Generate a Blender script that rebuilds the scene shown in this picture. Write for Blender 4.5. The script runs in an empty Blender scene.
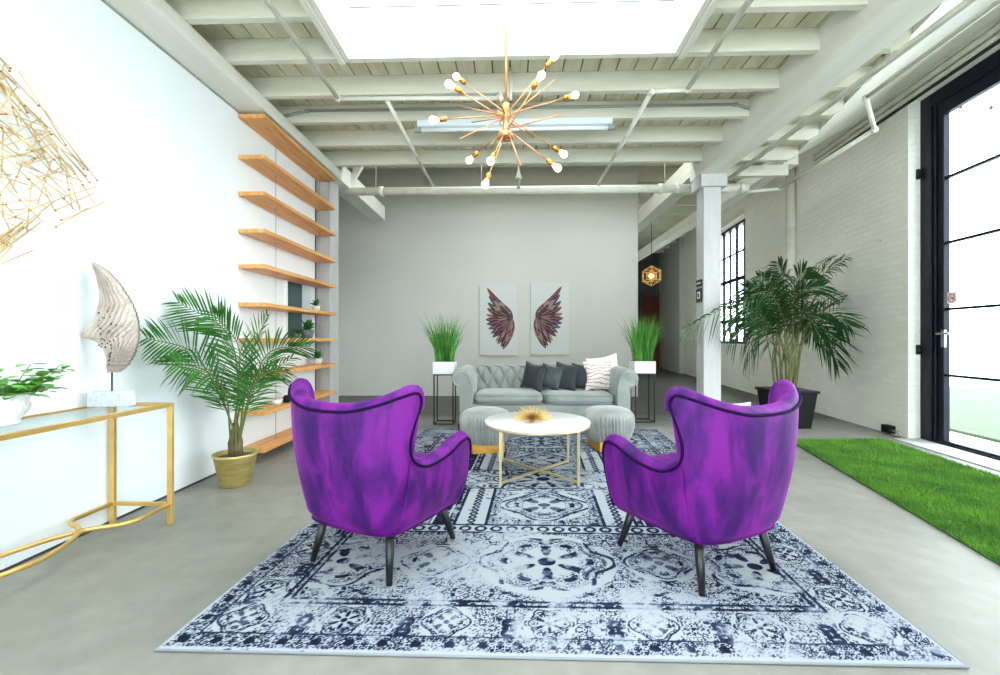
import bpy, math, random
import numpy as np
from mathutils import Vector, Matrix, Euler

PI = math.pi
C = bpy.context.scene.collection
random.seed(7)

# ------------------------------------------------------------------ helpers
F = 444.0                      # focal length in pixels of a 1000 px wide frame
YAW = math.radians(1.68)
CS, SN = math.cos(YAW), math.sin(YAW)

def at(px, D):
    """floor-plan position seen in column px at distance D along the lens axis"""
    xc = (px - 500.0) / F * D
    return (xc * CS - D * SN, xc * SN + D * CS)

def hz(py, D):
    return 1.05 + (338.0 - py) / F * D

class MB:
    def __init__(s):
        s.v, s.f, s.m, s.sm = [], [], [], []
    def add(s, vs, fs, m=0, sm=False):
        o = len(s.v)
        s.v.extend([tuple(p) for p in vs])
        for f in fs:
            s.f.append(tuple(i + o for i in f)); s.m.append(m); s.sm.append(sm)
    def box(s, x0, x1, y0, y1, z0, z1, m=0, rot=0, piv=None):
        vs = [(x, y, z) for z in (z0, z1) for y in (y0, y1) for x in (x0, x1)]
        if rot:
            px, py = piv if piv else ((x0 + x1) / 2, (y0 + y1) / 2)
            c, n = math.cos(rot), math.sin(rot)
            vs = [(px + (x - px) * c - (y - py) * n, py + (x - px) * n + (y - py) * c, z) for x, y, z in vs]
        s.add(vs, [(0, 2, 3, 1), (4, 5, 7, 6), (0, 1, 5, 4), (2, 6, 7, 3), (0, 4, 6, 2), (1, 3, 7, 5)], m)
    def quadbox(s, p, z0, z1, m=0):
        """prism over a plan polygon (counter-clockwise)"""
        n = len(p)
        vs = [(x, y, z0) for x, y in p] + [(x, y, z1) for x, y in p]
        fs = [tuple(range(n - 1, -1, -1)), tuple(range(n, 2 * n))]
        fs += [(i, (i + 1) % n, n + (i + 1) % n, n + i) for i in range(n)]
        s.add(vs, fs, m)
    def bar(s, a, b, w, h, m=0, up=(0, 0, 1)):
        a, b = Vector(a), Vector(b); d = (b - a).normalized(); u = Vector(up)
        if abs(d.dot(u)) > .98: u = Vector((1, 0, 0))
        x = d.cross(u).normalized(); y = x.cross(d).normalized()
        vs = [p + x * (i * w / 2) + y * (j * h / 2) for p in (a, b) for i, j in ((-1, -1), (1, -1), (1, 1), (-1, 1))]
        s.add(vs, [(0, 1, 2, 3)[::-1], (4, 5, 6, 7), (0, 1, 5, 4), (1, 2, 6, 5), (2, 3, 7, 6), (3, 0, 4, 7)], m)
    def tube(s, pts, r, n=8, m=0, closed=False, cap=True, sm=True):
        pts = [Vector(p) for p in pts]; k = len(pts)
        rs = r if isinstance(r, (list, tuple)) else [r] * k
        vs = []; prev = None
        for i, p in enumerate(pts):
            a = pts[i - 1] if (i > 0 or closed) else p
            b = pts[(i + 1) % k] if (i < k - 1 or closed) else p
            t = (b - a)
            t = t.normalized() if t.length > 1e-9 else Vector((0, 0, 1))
            if prev is None:
                u = Vector((0, 0, 1)) if abs(t.z) < .9 else Vector((1, 0, 0))
            else: u = prev
            x = (u - t * u.dot(t)).normalized(); prev = x
            y = t.cross(x)
            for j in range(n):
                A = 2 * PI * j / n
                vs.append(p + (x * math.cos(A) + y * math.sin(A)) * rs[i])
        fs = []
        for i in range(k if closed else k - 1):
            i2 = (i + 1) % k
            for j in range(n):
                j2 = (j + 1) % n
                fs.append((i * n + j, i * n + j2, i2 * n + j2, i2 * n + j))
        s.add(vs, fs, m, sm)
        if cap and not closed:
            o = len(s.v) - k * n
            s.f.append(tuple(o + j for j in range(n - 1, -1, -1))); s.m.append(m); s.sm.append(False)
            s.f.append(tuple(o + (k - 1) * n + j for j in range(n))); s.m.append(m); s.sm.append(False)
    def lathe(s, prof, c=(0, 0, 0), n=32, m=0, sm=True, fn=None):
        vs = []
        for r, z in prof:
            for j in range(n):
                A = 2 * PI * j / n
                rr = fn(r, z, A) if fn else r
                vs.append((c[0] + rr * math.cos(A), c[1] + rr * math.sin(A), c[2] + z))
        fs = []
        for i in range(len(prof) - 1):
            for j in range(n):
                j2 = (j + 1) % n
                fs.append((i * n + j, i * n + j2, (i + 1) * n + j2, (i + 1) * n + j))
        s.add(vs, fs, m, sm)
    def ball(s, c, r, n=12, m=0, sz=1.0):
        prof = [(r * math.sin(PI * i / (n // 2)) + 1e-5, -r * sz * math.cos(PI * i / (n // 2))) for i in range(n // 2 + 1)]
        s.lathe(prof, c, n, m)
    def grid(s, fn, nu, nv, m=0, sm=True, cu=False):
        vs = [fn(i / (nu if cu else nu - 1), j / (nv - 1)) for j in range(nv) for i in range(nu)]
        fs = []
        for j in range(nv - 1):
            for i in range(nu if cu else nu - 1):
                i2 = (i + 1) % nu
                fs.append((j * nu + i, j * nu + i2, (j + 1) * nu + i2, (j + 1) * nu + i))
        s.add(vs, fs, m, sm)
    def build(s, name, mats, parent=None, loc=(0, 0, 0), rot=0, bevel=0, seg=2, subsurf=0):
        me = bpy.data.meshes.new(name)
        me.from_pydata(s.v, [], s.f)
        mats = mats if isinstance(mats, (list, tuple)) else [mats]
        for mm in mats: me.materials.append(mm)
        me.polygons.foreach_set('material_index', s.m)
        me.polygons.foreach_set('use_smooth', s.sm)
        me.update()
        o = bpy.data.objects.new(name, me); C.objects.link(o)
        o.location = loc
        if rot: o.rotation_euler = (0, 0, rot)
        if parent: o.parent = parent
        if bevel:
            b = o.modifiers.new('bevel', 'BEVEL'); b.width = bevel; b.segments = seg
            b.limit_method = 'ANGLE'; b.angle_limit = math.radians(50)
        if subsurf:
            q = o.modifiers.new('sub', 'SUBSURF'); q.levels = q.render_levels = subsurf
        return o

def thing(name, label, cat, loc=(0, 0, 0), rot=0, group=None):
    o = bpy.data.objects.new(name, None); C.objects.link(o)
    o.empty_display_size = .1
    o.location = loc; o.rotation_euler = (0, 0, rot)
    return tag(o, label, cat, group)

def tag(o, label, cat, group=None, kind=None):
    o['label'] = label; o['category'] = cat
    if group: o['group'] = group
    if kind: o['kind'] = kind
    return o

def struct(o):
    o['kind'] = 'structure'; return o

def dup(o, parent=None):
    c = o.copy(); C.objects.link(c)
    if parent is not None: c.parent = parent
    for ch in [k for k in bpy.data.objects if k.parent is o]: dup(ch, c)
    return c

def catmull(P, n):
    P = [Vector(p) for p in P]; out = []
    Q = [P[0] * 2 - P[1]] + P + [P[-1] * 2 - P[-2]]
    k = len(P) - 1
    for i in range(n):
        t = i / (n - 1) * k; a = min(int(t), k - 1); u = t - a
        p0, p1, p2, p3 = Q[a:a + 4]
        out.append(.5 * ((2 * p1) + (p2 - p0) * u + (2 * p0 - 5 * p1 + 4 * p2 - p3) * u * u + (3 * p1 - p0 - 3 * p2 + p3) * u ** 3))
    return out

# ------------------------------------------------------------------ materials
def new_mat(name):
    m = bpy.data.materials.new(name); m.use_nodes = True
    nt = m.node_tree; b = nt.nodes['Principled BSDF']
    return m, nt, b

def lin(c):
    return tuple((x / 12.92 if x <= .04045 else ((x + .055) / 1.055) ** 2.4) for x in c)

def rgb(r, g, b):
    return lin((r / 255, g / 255, b / 255)) + (1,)

def mat(name, c, rough=.6, metal=0, c2=None, scale=4, detail=5, bump=0, bscale=40, sheen=0, stretch=None, emit=None, spec=None, coat=0, lo=.35, hi=.65):
    m, nt, b = new_mat(name)
    b.inputs['Base Color'].default_value = rgb(*c)
    b.inputs['Roughness'].default_value = rough
    b.inputs['Metallic'].default_value = metal
    if spec is not None: b.inputs['Specular IOR Level'].default_value = spec
    if sheen:
        b.inputs['Sheen Weight'].default_value = sheen
        b.inputs['Sheen Roughness'].default_value = .35
    if coat: b.inputs['Coat Weight'].default_value = coat
    tc = nt.nodes.new('ShaderNodeTexCoord')
    vec = tc.outputs['Object']
    if stretch:
        mp = nt.nodes.new('ShaderNodeMapping'); mp.inputs['Scale'].default_value = stretch
        nt.links.new(vec, mp.inputs['Vector']); vec = mp.outputs['Vector']
    if c2:
        nz = nt.nodes.new('ShaderNodeTexNoise'); nz.inputs['Scale'].default_value = scale; nz.inputs['Detail'].default_value = detail
        nt.links.new(vec, nz.inputs['Vector'])
        r = nt.nodes.new('ShaderNodeValToRGB')
        r.color_ramp.elements[0].position = lo; r.color_ramp.elements[1].position = hi
        r.color_ramp.elements[0].color = rgb(*c); r.color_ramp.elements[1].color = rgb(*c2)
        nt.links.new(nz.outputs['Fac'], r.inputs['Fac']); nt.links.new(r.outputs['Color'], b.inputs['Base Color'])
    if bump:
        nz = nt.nodes.new('ShaderNodeTexNoise'); nz.inputs['Scale'].default_value = bscale; nz.inputs['Detail'].default_value = 4
        nt.links.new(vec, nz.inputs['Vector'])
        bp = nt.nodes.new('ShaderNodeBump'); bp.inputs['Strength'].default_value = bump; bp.inputs['Distance'].default_value = .01
        nt.links.new(nz.outputs['Fac'], bp.inputs['Height']); nt.links.new(bp.outputs['Normal'], b.inputs['Normal'])
    if emit:
        b.inputs['Emission Color'].default_value = rgb(*emit[0]); b.inputs['Emission Strength'].default_value = emit[1]
    return m

def glass(name, tint=(255, 255, 255), refl=.08, fac=.0, rough=.02):
    m, nt, b = new_mat(name)
    nt.nodes.remove(b)
    out = nt.nodes['Material Output']
    t = nt.nodes.new('ShaderNodeBsdfTransparent'); t.inputs['Color'].default_value = rgb(*tint)
    g = nt.nodes.new('ShaderNodeBsdfGlossy'); g.inputs['Roughness'].default_value = rough
    mx = nt.nodes.new('ShaderNodeMixShader'); mx.inputs['Fac'].default_value = refl
    nt.links.new(t.outputs[0], mx.inputs[1]); nt.links.new(g.outputs[0], mx.inputs[2])
    nt.links.new(mx.outputs[0], out.inputs['Surface'])
    return m

M = {}
M['wall_white'] = mat('white_wall_paint', (240, 243, 245), .7, c2=(234, 238, 240), scale=.8, bump=.05, bscale=60)
M['wall_grey'] = mat('grey_wall_paint', (202, 201, 193), .75, c2=(196, 195, 188), scale=.7, bump=.05)
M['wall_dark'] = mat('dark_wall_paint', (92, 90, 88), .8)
M['trim_dark'] = mat('dark_base_trim', (62, 62, 66), .6)
M['joist'] = mat('white_painted_timber', (222, 219, 204), .65, c2=(206, 203, 186), scale=1.6, stretch=(1, 6, 6), bump=.25, bscale=18, lo=.3, hi=.7)
M['beam'] = mat('white_painted_beam', (228, 226, 216), .6, c2=(218, 214, 200), scale=1.5, stretch=(6, .7, 6), bump=.25, bscale=14)
M['deck'] = mat('cream_painted_plank', (214, 210, 186), .7, c2=(196, 190, 160), scale=2.2, stretch=(5, 1, 1), bump=.2, bscale=20)
M['gap'] = mat('dark_gap', (48, 45, 38), .9)
M['well'] = mat('white_skylight_board', (240, 240, 236), .7, c2=(230, 228, 220), scale=3, stretch=(1, 1, 8))
M['column'] = mat('white_column_paint', (188, 186, 184), .55, c2=(180, 178, 175), scale=3, stretch=(4, 4, 1), bump=.1)
M['pipe'] = mat('white_pipe_paint', (226, 224, 212), .45, c2=(212, 208, 192), scale=6)
M['conduit'] = mat('grey_conduit_paint', (150, 152, 144), .5)
M['black'] = mat('black_metal', (22, 22, 24), .45, metal=.3)
M['black_paint'] = mat('blue_black_frame', (9, 12, 27), .45, c2=(14, 17, 34), scale=3, spec=.25)
M['leg_black'] = mat('black_lacquered_wood', (20, 17, 20), .4)
M['gold'] = mat('brushed_gold', (236, 198, 120), .36, metal=.7, c2=(220, 178, 98), scale=8)
M['gold_pale'] = mat('pale_gold_metal', (226, 208, 160), .35, metal=.85)
M['brass'] = mat('antique_brass', (206, 150, 70), .3, metal=.9, c2=(176, 118, 52), scale=12)
M['copper'] = mat('copper_brass', (206, 146, 96), .3, metal=.85)
M['gold_pot'] = mat('hammered_gold_pot', (212, 194, 124), .4, metal=.6, c2=(184, 164, 94), scale=7, stretch=(1, 1, 5), bump=.3, bscale=22)
M['gold_box'] = mat('gold_leaf_box', (222, 168, 72), .45, metal=.45, c2=(200, 140, 50), scale=5, stretch=(1, 1, 4))
M['marble'] = mat('white_marble', (244, 243, 240), .2, c2=(232, 231, 229), scale=3, detail=8, lo=.45, hi=.75)
M['shelf_wood'] = mat('honey_oak_board', (232, 174, 104), .5, c2=(208, 142, 74), scale=3.2, stretch=(9, .9, 9), bump=.1, bscale=25)
M['steel'] = mat('steel_cable', (170, 172, 172), .35, metal=.8)
M['soil'] = mat('bark_soil', (60, 48, 40), .95, c2=(120, 104, 92), scale=60, bump=.8, bscale=90)
M['leaf'] = mat('palm_leaf', (26, 84, 26), .45, c2=(62, 120, 42), scale=5, spec=.4)
M['leaf_dark'] = mat('dark_palm_leaf', (18, 52, 26), .42, c2=(44, 84, 34), scale=5, spec=.4)
M['leaf_fresh'] = mat('fresh_leaf', (70, 150, 50), .4, c2=(120, 186, 66), scale=12)
M['stem'] = mat('palm_stem', (92, 108, 46), .6, c2=(116, 104, 60), scale=14, stretch=(1, 1, .3))
M['stem_brown'] = mat('palm_bark', (120, 104, 74), .8, c2=(84, 76, 50), scale=16, bump=.5)
M['grassblade'] = mat('grass_blade', (52, 118, 34), .5, c2=(92, 160, 54), scale=9)
M['turf'] = mat('turf_blade', (58, 112, 16), .6, c2=(98, 150, 28), scale=3.5, detail=8)
M['turf_base'] = mat('turf_backing', (40, 84, 18), .9)
M['white_ceramic'] = mat('white_ceramic', (238, 240, 240), .3)
M['white_box'] = mat('white_planter', (238, 236, 242), .4)
M['blackpot'] = mat('black_pot', (13, 13, 14), .6, spec=.25)
M['sofa'] = mat('grey_green_velvet', (132, 137, 132), .75, c2=(152, 156, 150), scale=3.5, sheen=.5, bump=.08, bscale=160)
M['pouf'] = mat('silver_grey_velvet', (138, 140, 137), .7, c2=(168, 168, 162), scale=4, sheen=.6)
M['cush_dark'] = mat('charcoal_velvet', (48, 54, 59), .7, c2=(32, 37, 42), scale=5, sheen=.5)
M['cush_teal'] = mat('teal_grey_velvet', (78, 90, 91), .7, c2=(46, 56, 60), scale=9, sheen=.4)
M['cush_white'] = mat('white_cotton', (236, 228, 224), .85)
M['fabric_tag'] = mat('white_fabric', (235, 235, 232), .9)
M['bulb'] = mat('lit_bulb', (255, 250, 235), .4, emit=((255, 236, 200), 5))
M['warm_bulb'] = mat('warm_bulb', (255, 214, 140), .4, emit=((255, 196, 110), 9))
M['tube_off'] = mat('fluorescent_tube', (232, 240, 246), .35)
M['stone'] = mat('whitewashed_wood', (206, 194, 186), .9, c2=(174, 158, 148), scale=9, detail=8, bump=.8, bscale=30)
M['plinth'] = mat('rough_white_plinth', (216, 220, 224), .85, c2=(196, 202, 208), scale=30, bump=.6, bscale=60)
M['hole'] = mat('dark_hole', (70, 56, 48), .95)
M['canvas'] = mat('pale_canvas', (204, 206, 202), .85, bump=.1, bscale=300)
M['sign_black'] = mat('black_sign', (24, 26, 28), .5)
M['sign_white'] = mat('white_sign', (236, 236, 232), .5)
M['red'] = mat('red_print', (206, 84, 60), .5)
M['brown_door'] = mat('red_brown_door', (128, 62, 36), .6, c2=(96, 44, 26), scale=2, stretch=(4, 4, .6))
M['lawn'] = mat('outdoor_lawn', (66, 78, 56), .9, c2=(74, 86, 64), scale=3)
M['paving'] = mat('outdoor_paving', (184, 184, 180), .9)
M['teal_glass'] = mat('teal_tinted_pane', (66, 92, 94), .35, c2=(78, 104, 106), scale=1.2, spec=.2)
M['terracotta'] = mat('grey_pot', (96, 104, 100), .7)
M['concrete_pot'] = mat('cream_pot', (206, 204, 190), .7)
M['glass'] = glass('clear_glass', (250, 253, 253), .06)
M['glass_top'] = glass('glass_table_top', (248, 252, 252), .1)

def floor_mat():
    m, nt, b = new_mat('polished_concrete')
    tc = nt.nodes.new('ShaderNodeTexCoord')
    n1 = nt.nodes.new('ShaderNodeTexNoise'); n1.inputs['Scale'].default_value = .9; n1.inputs['Detail'].default_value = 9; n1.inputs['Roughness'].default_value = .62
    n2 = nt.nodes.new('ShaderNodeTexNoise'); n2.inputs['Scale'].default_value = 9; n2.inputs['Detail'].default_value = 6
    for n in (n1, n2): nt.links.new(tc.outputs['Object'], n.inputs['Vector'])
    r = nt.nodes.new('ShaderNodeValToRGB')
    e = r.color_ramp.elements
    e[0].position = .3; e[0].color = rgb(120, 118, 109)
    e[1].position = .7; e[1].color = rgb(150, 147, 138)
    nt.links.new(n1.outputs['Fac'], r.inputs['Fac'])
    mx = nt.nodes.new('ShaderNodeMix'); mx.data_type = 'RGBA'; mx.blend_type = 'OVERLAY'; mx.inputs['Factor'].default_value = .35
    nt.links.new(r.outputs['Color'], mx.inputs['A'])
    r2 = nt.nodes.new('ShaderNodeValToRGB'); r2.color_ramp.elements[0].position = .3; r2.color_ramp.elements[1].position = .7
    r2.color_ramp.elements[0].color = (.35, .35, .35, 1); r2.color_ramp.elements[1].color = (.62, .62, .62, 1)
    nt.links.new(n2.outputs['Fac'], r2.inputs['Fac'])
    nt.links.new(r2.outputs['Color'], mx.inputs['B'])
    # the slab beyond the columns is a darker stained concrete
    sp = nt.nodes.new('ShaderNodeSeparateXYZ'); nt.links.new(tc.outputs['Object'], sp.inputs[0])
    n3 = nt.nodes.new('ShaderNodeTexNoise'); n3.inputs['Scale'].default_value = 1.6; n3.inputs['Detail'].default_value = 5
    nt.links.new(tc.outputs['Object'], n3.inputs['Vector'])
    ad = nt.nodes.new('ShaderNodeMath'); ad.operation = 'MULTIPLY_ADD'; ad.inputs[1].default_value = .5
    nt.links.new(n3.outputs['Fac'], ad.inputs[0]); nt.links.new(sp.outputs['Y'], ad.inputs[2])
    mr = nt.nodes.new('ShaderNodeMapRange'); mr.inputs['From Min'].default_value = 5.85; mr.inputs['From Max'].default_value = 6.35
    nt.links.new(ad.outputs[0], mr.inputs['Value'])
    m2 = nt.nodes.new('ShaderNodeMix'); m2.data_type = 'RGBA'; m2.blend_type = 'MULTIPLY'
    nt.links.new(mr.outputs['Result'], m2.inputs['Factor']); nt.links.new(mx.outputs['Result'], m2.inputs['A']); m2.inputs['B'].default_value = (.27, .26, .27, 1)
    nt.links.new(m2.outputs['Result'], b.inputs['Base Color'])
    rr = nt.nodes.new('ShaderNodeMapRange'); rr.inputs['To Min'].default_value = .38; rr.inputs['To Max'].default_value = .6
    nt.links.new(n1.outputs['Fac'], rr.inputs['Value']); nt.links.new(rr.outputs['Result'], b.inputs['Roughness'])
    bp = nt.nodes.new('ShaderNodeBump'); bp.inputs['Strength'].default_value = .06
    nt.links.new(n2.outputs['Fac'], bp.inputs['Height']); nt.links.new(bp.outputs['Normal'], b.inputs['Normal'])
    return m
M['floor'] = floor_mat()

def brick_mat():
    m, nt, b = new_mat('white_painted_brick')
    tc = nt.nodes.new('ShaderNodeTexCoord')
    sp = nt.nodes.new('ShaderNodeSeparateXYZ'); nt.links.new(tc.outputs['Object'], sp.inputs[0])
    sm = nt.nodes.new('ShaderNodeMath'); sm.operation = 'ADD'
    nt.links.new(sp.outputs['X'], sm.inputs[0]); nt.links.new(sp.outputs['Y'], sm.inputs[1])
    cb = nt.nodes.new('ShaderNodeCombineXYZ'); nt.links.new(sm.outputs[0], cb.inputs[0]); nt.links.new(sp.outputs['Z'], cb.inputs[1])
    br = nt.nodes.new('ShaderNodeTexBrick')
    br.inputs['Scale'].default_value = 1; br.inputs['Brick Width'].default_value = .21; br.inputs['Row Height'].default_value = .068
    br.inputs['Mortar Size'].default_value = .007; br.inputs['Mortar Smooth'].default_value = .4
    br.inputs['Color1'].default_value = rgb(242, 239, 229); br.inputs['Color2'].default_value = rgb(236, 232, 220); br.inputs['Mortar'].default_value = rgb(236, 232, 221)
    nt.links.new(cb.outputs[0], br.inputs['Vector'])
    nz = nt.nodes.new('ShaderNodeTexNoise'); nz.inputs['Scale'].default_value = 5.5; nz.inputs['Detail'].default_value = 9; nz.inputs['Roughness'].default_value = .7
    nt.links.new(tc.outputs['Object'], nz.inputs['Vector'])
    # chipped paint showing dark brick in small spots
    r = nt.nodes.new('ShaderNodeValToRGB'); r.color_ramp.elements[0].position = .68; r.color_ramp.elements[1].position = .70
    r.color_ramp.elements[0].color = (0, 0, 0, 1); r.color_ramp.elements[1].color = (1, 1, 1, 1)
    nt.links.new(nz.outputs['Fac'], r.inputs['Fac'])
    mx = nt.nodes.new('ShaderNodeMix'); mx.data_type = 'RGBA'
    nt.links.new(r.outputs['Color'], mx.inputs['Factor']); nt.links.new(br.outputs['Color'], mx.inputs['A']); mx.inputs['B'].default_value = rgb(120, 112, 98)
    nt.links.new(mx.outputs['Result'], b.inputs['Base Color'])
    b.inputs['Roughness'].default_value = .7
    ad = nt.nodes.new('ShaderNodeMath'); ad.operation = 'MULTIPLY_ADD'; ad.inputs[1].default_value = -.55
    n3 = nt.nodes.new('ShaderNodeTexNoise'); n3.inputs['Scale'].default_value = 18; n3.inputs['Detail'].default_value = 5
    nt.links.new(tc.outputs['Object'], n3.inputs['Vector'])
    nt.links.new(br.outputs['Fac'], ad.inputs[0]); nt.links.new(n3.outputs['Fac'], ad.inputs[2])
    bp = nt.nodes.new('ShaderNodeBump'); bp.inputs['Strength'].default_value = .55; bp.inputs['Distance'].default_value = .01
    nt.links.new(ad.outputs[0], bp.inputs['Height']); nt.links.new(bp.outputs['Normal'], b.inputs['Normal'])
    return m
M['brick'] = brick_mat()

def velvet_mat():
    m, nt, b = new_mat('purple_velvet')
    tc = nt.nodes.new('ShaderNodeTexCoord')
    mp = nt.nodes.new('ShaderNodeMapping'); mp.inputs['Scale'].default_value = (2.1, 2.1, .8)
    nt.links.new(tc.outputs['Object'], mp.inputs['Vector'])
    n1 = nt.nodes.new('ShaderNodeTexNoise'); n1.inputs['Scale'].default_value = 4.6; n1.inputs['Detail'].default_value = 8; n1.inputs['Distortion'].default_value = .5
    nt.links.new(mp.outputs['Vector'], n1.inputs['Vector'])
    r = nt.nodes.new('ShaderNodeValToRGB'); e = r.color_ramp.elements
    e[0].position = .37; e[0].color = rgb(48, 4, 82)
    e[1].position = .60; e[1].color = rgb(106, 17, 122)
    k = e.new(.475); k.color = rgb(76, 9, 102)
    nt.links.new(n1.outputs['Fac'], r.inputs['Fac']); nt.links.new(r.outputs['Color'], b.inputs['Base Color'])
    b.inputs['Roughness'].default_value = .6
    b.inputs['Specular IOR Level'].default_value = .25
    b.inputs['Sheen Weight'].default_value = .36
    b.inputs['Sheen Roughness'].default_value = .3
    b.inputs['Sheen Tint'].default_value = rgb(236, 96, 236)
    n2 = nt.nodes.new('ShaderNodeTexNoise'); n2.inputs['Scale'].default_value = 220
    nt.links.new(tc.outputs['Object'], n2.inputs['Vector'])
    bp = nt.nodes.new('ShaderNodeBump'); bp.inputs['Strength'].default_value = .06
    nt.links.new(n2.outputs['Fac'], bp.inputs['Height']); nt.links.new(bp.outputs['Normal'], b.inputs['Normal'])
    return m
M['velvet'] = velvet_mat()
M['velvet_pipe'] = mat('dark_purple_piping', (30, 4, 50), .8, spec=.1)

# ------------------------------------------------------------------ the room
ALPHA = .1098                 # the brick wall stands at this angle to the beams
WX = 3.578
def rw(yl, off=0, z=0):       # a point of the brick wall's own frame
    return (WX + yl * math.sin(ALPHA) + off * math.cos(ALPHA), yl * math.cos(ALPHA) - off * math.sin(ALPHA), z)
def on_brick(mb, name, mats, parent=None, **k):
    return mb.build(name, mats, parent, loc=(WX, 0, 0), rot=-ALPHA, **k)

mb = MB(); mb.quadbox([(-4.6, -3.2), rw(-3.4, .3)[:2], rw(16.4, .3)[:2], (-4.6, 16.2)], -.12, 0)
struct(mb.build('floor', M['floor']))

LX = -2.29
# left wall with an inner window opening near its end
mb = MB()
mb.box(LX - .16, LX, -.3, 4.42, 0, 3.4); mb.box(LX - .16, LX, -3, -2.9, 0, 3.4); mb.box(LX - .16, LX, -2.9, -.3, 0, .25); mb.box(LX - .16, LX, -2.9, -.3, 2.9, 3.4)
mb.box(LX - .16, LX, 4.42, 4.95, 0, .95)
mb.box(LX - .16, LX, 4.42, 4.95, 1.66, 3.4)
mb.box(LX - .16, LX, 4.95, 5.07, 0, 3.4)
struct(mb.build('wall_left', M['wall_white']))
mb = MB(); mb.box(LX - .11, LX - .09, 4.42, 4.95, .95, 1.66)
w = struct(mb.build('window_3', M['teal_glass']))
mb = MB()
for a in ((LX - .13, LX + .012, 4.39, 4.43, .92, 1.69), (LX - .13, LX + .012, 4.94, 4.98, .92, 1.69), (LX - .13, LX + .012, 4.43, 4.94, 1.65, 1.69), (LX - .13, LX + .012, 4.43, 4.94, .92, .96)):
    mb.box(*a)
mb.build('window_frame', M['wall_white'], w)
mb = MB(); mb.box(LX - .01, LX + .006, -3, 5.07, .0, .012)
struct(mb.build('baseboard_left', M['trim_dark']))
mb = MB(); mb.box(LX - .01, LX + .004, -3, 5.05, 2.926, 2.94); struct(mb.build('shadow_gap_strip', M['conduit']))  # grey strip painting in the dark shadow gap under the beam
# unseen fill window added behind the camera; room behind the left wall
mb = MB()
for y in (-2.9, -1.63, -.35): mb.box(LX - .12, LX - .06, y, y + .05, .25, 2.9)
for z in (.25, 1.55, 2.85): mb.box(LX - .12, LX - .06, -2.9, -.3, z, z + .05)
fill_w = struct(mb.build('fill_window_6', M['black_paint']))
mb = MB(); mb.box(LX - .1, LX - .09, -2.88, -.32, .27, 2.88); mb.build('pane', M['glass'], fill_w)
mb = MB(); mb.box(-4.75, -4.6, 1.5, 8.15, 0, 4.3); mb.box(-4.6, LX - .16, 1.5, 1.65, 0, 4.3); struct(mb.build('wall_beyond_left', M['wall_dark']))

# grey wall
GY = 8.02
mb = MB(); mb.box(-4.6, 2.235, GY, GY + .15, 0, 4.3); struct(mb.build('wall_front', M['wall_grey']))
mb = MB(); mb.box(2.085, 2.235, GY + .15, 16.1, 0, 4.3); struct(mb.build('wall_corridor', M['wall_grey']))
mb = MB(); mb.box(2.235, 5.5, 16.05, 16.2, 0, 4.3); struct(mb.build('wall_corridor_end', M['wall_dark']))
mb = MB(); mb.box(4.62, 5.26, 15.99, 16.04, 0, 2.55); mb.box(4.52, 4.6, 15.98, 16.04, 0, 2.6, 1); mb.box(4.6, 5.3, 15.98, 16.04, 2.56, 2.66, 1)
struct(mb.build('door_2', [M['brown_door'], M['wall_dark']]))

# back wall behind the camera, its large window added to brighten the room
mb = MB()
mb.box(LX - .16, -1.9, -3.15, -3, 0, 3.4); mb.box(3.0, 4.0, -3.15, -3, 0, 4.3)
mb.box(-1.9, 3.0, -3.15, -3, 0, .25); mb.box(-1.9, 3.0, -3.15, -3, 2.9, 4.0)
struct(mb.build('wall_back', M['wall_white']))
mb = MB()
for x in (-1.9, -.7, .55, 1.75, 2.95): mb.box(x, x + .05, -3.1, -3.04, .25, 2.9)
for z in (.25, 1.55, 2.85): mb.box(-1.9, 3.0, -3.1, -3.04, z, z + .05)
w = struct(mb.build('fill_window_4', M['black_paint']))
mb = MB(); mb.box(-1.88, 2.98, -3.075, -3.068, .27, 2.88); mb.build('pane', M['glass'], w)

# brick wall (own frame: x outwards, y along)
DY0, DY1, DZ = .7, 4.76, 3.5
WY0, WY1, WZ0, WZ1 = 8.90, 11.95, .93, 3.47
mb = MB()
mb.box(0, .3, -3.3, DY0, 0, 4.3)
mb.box(0, .3, DY0, DY1, DZ, 4.3)
mb.box(0, .3, DY1, WY0, 0, 4.3)
mb.box(0, .3, WY0, WY1, 0, WZ0)
mb.box(0, .3, WY0, WY1, WZ1, 4.3)
mb.box(0, .3, WY1, 13.35, 0, 4.3)
struct(on_brick(mb, 'wall_right', M['brick']))
mb = MB(); mb.box(-.12, .3, 13.35, 16.3, 0, 4.3); struct(on_brick(mb, 'wall_right_far', M['wall_grey']))
# concrete threshold along the glazed door
mb = MB(); mb.box(-.16, .3, DY0, DY1 - .02, 0, .012); struct(on_brick(mb, 'trim_1', M['paving']))

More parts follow.
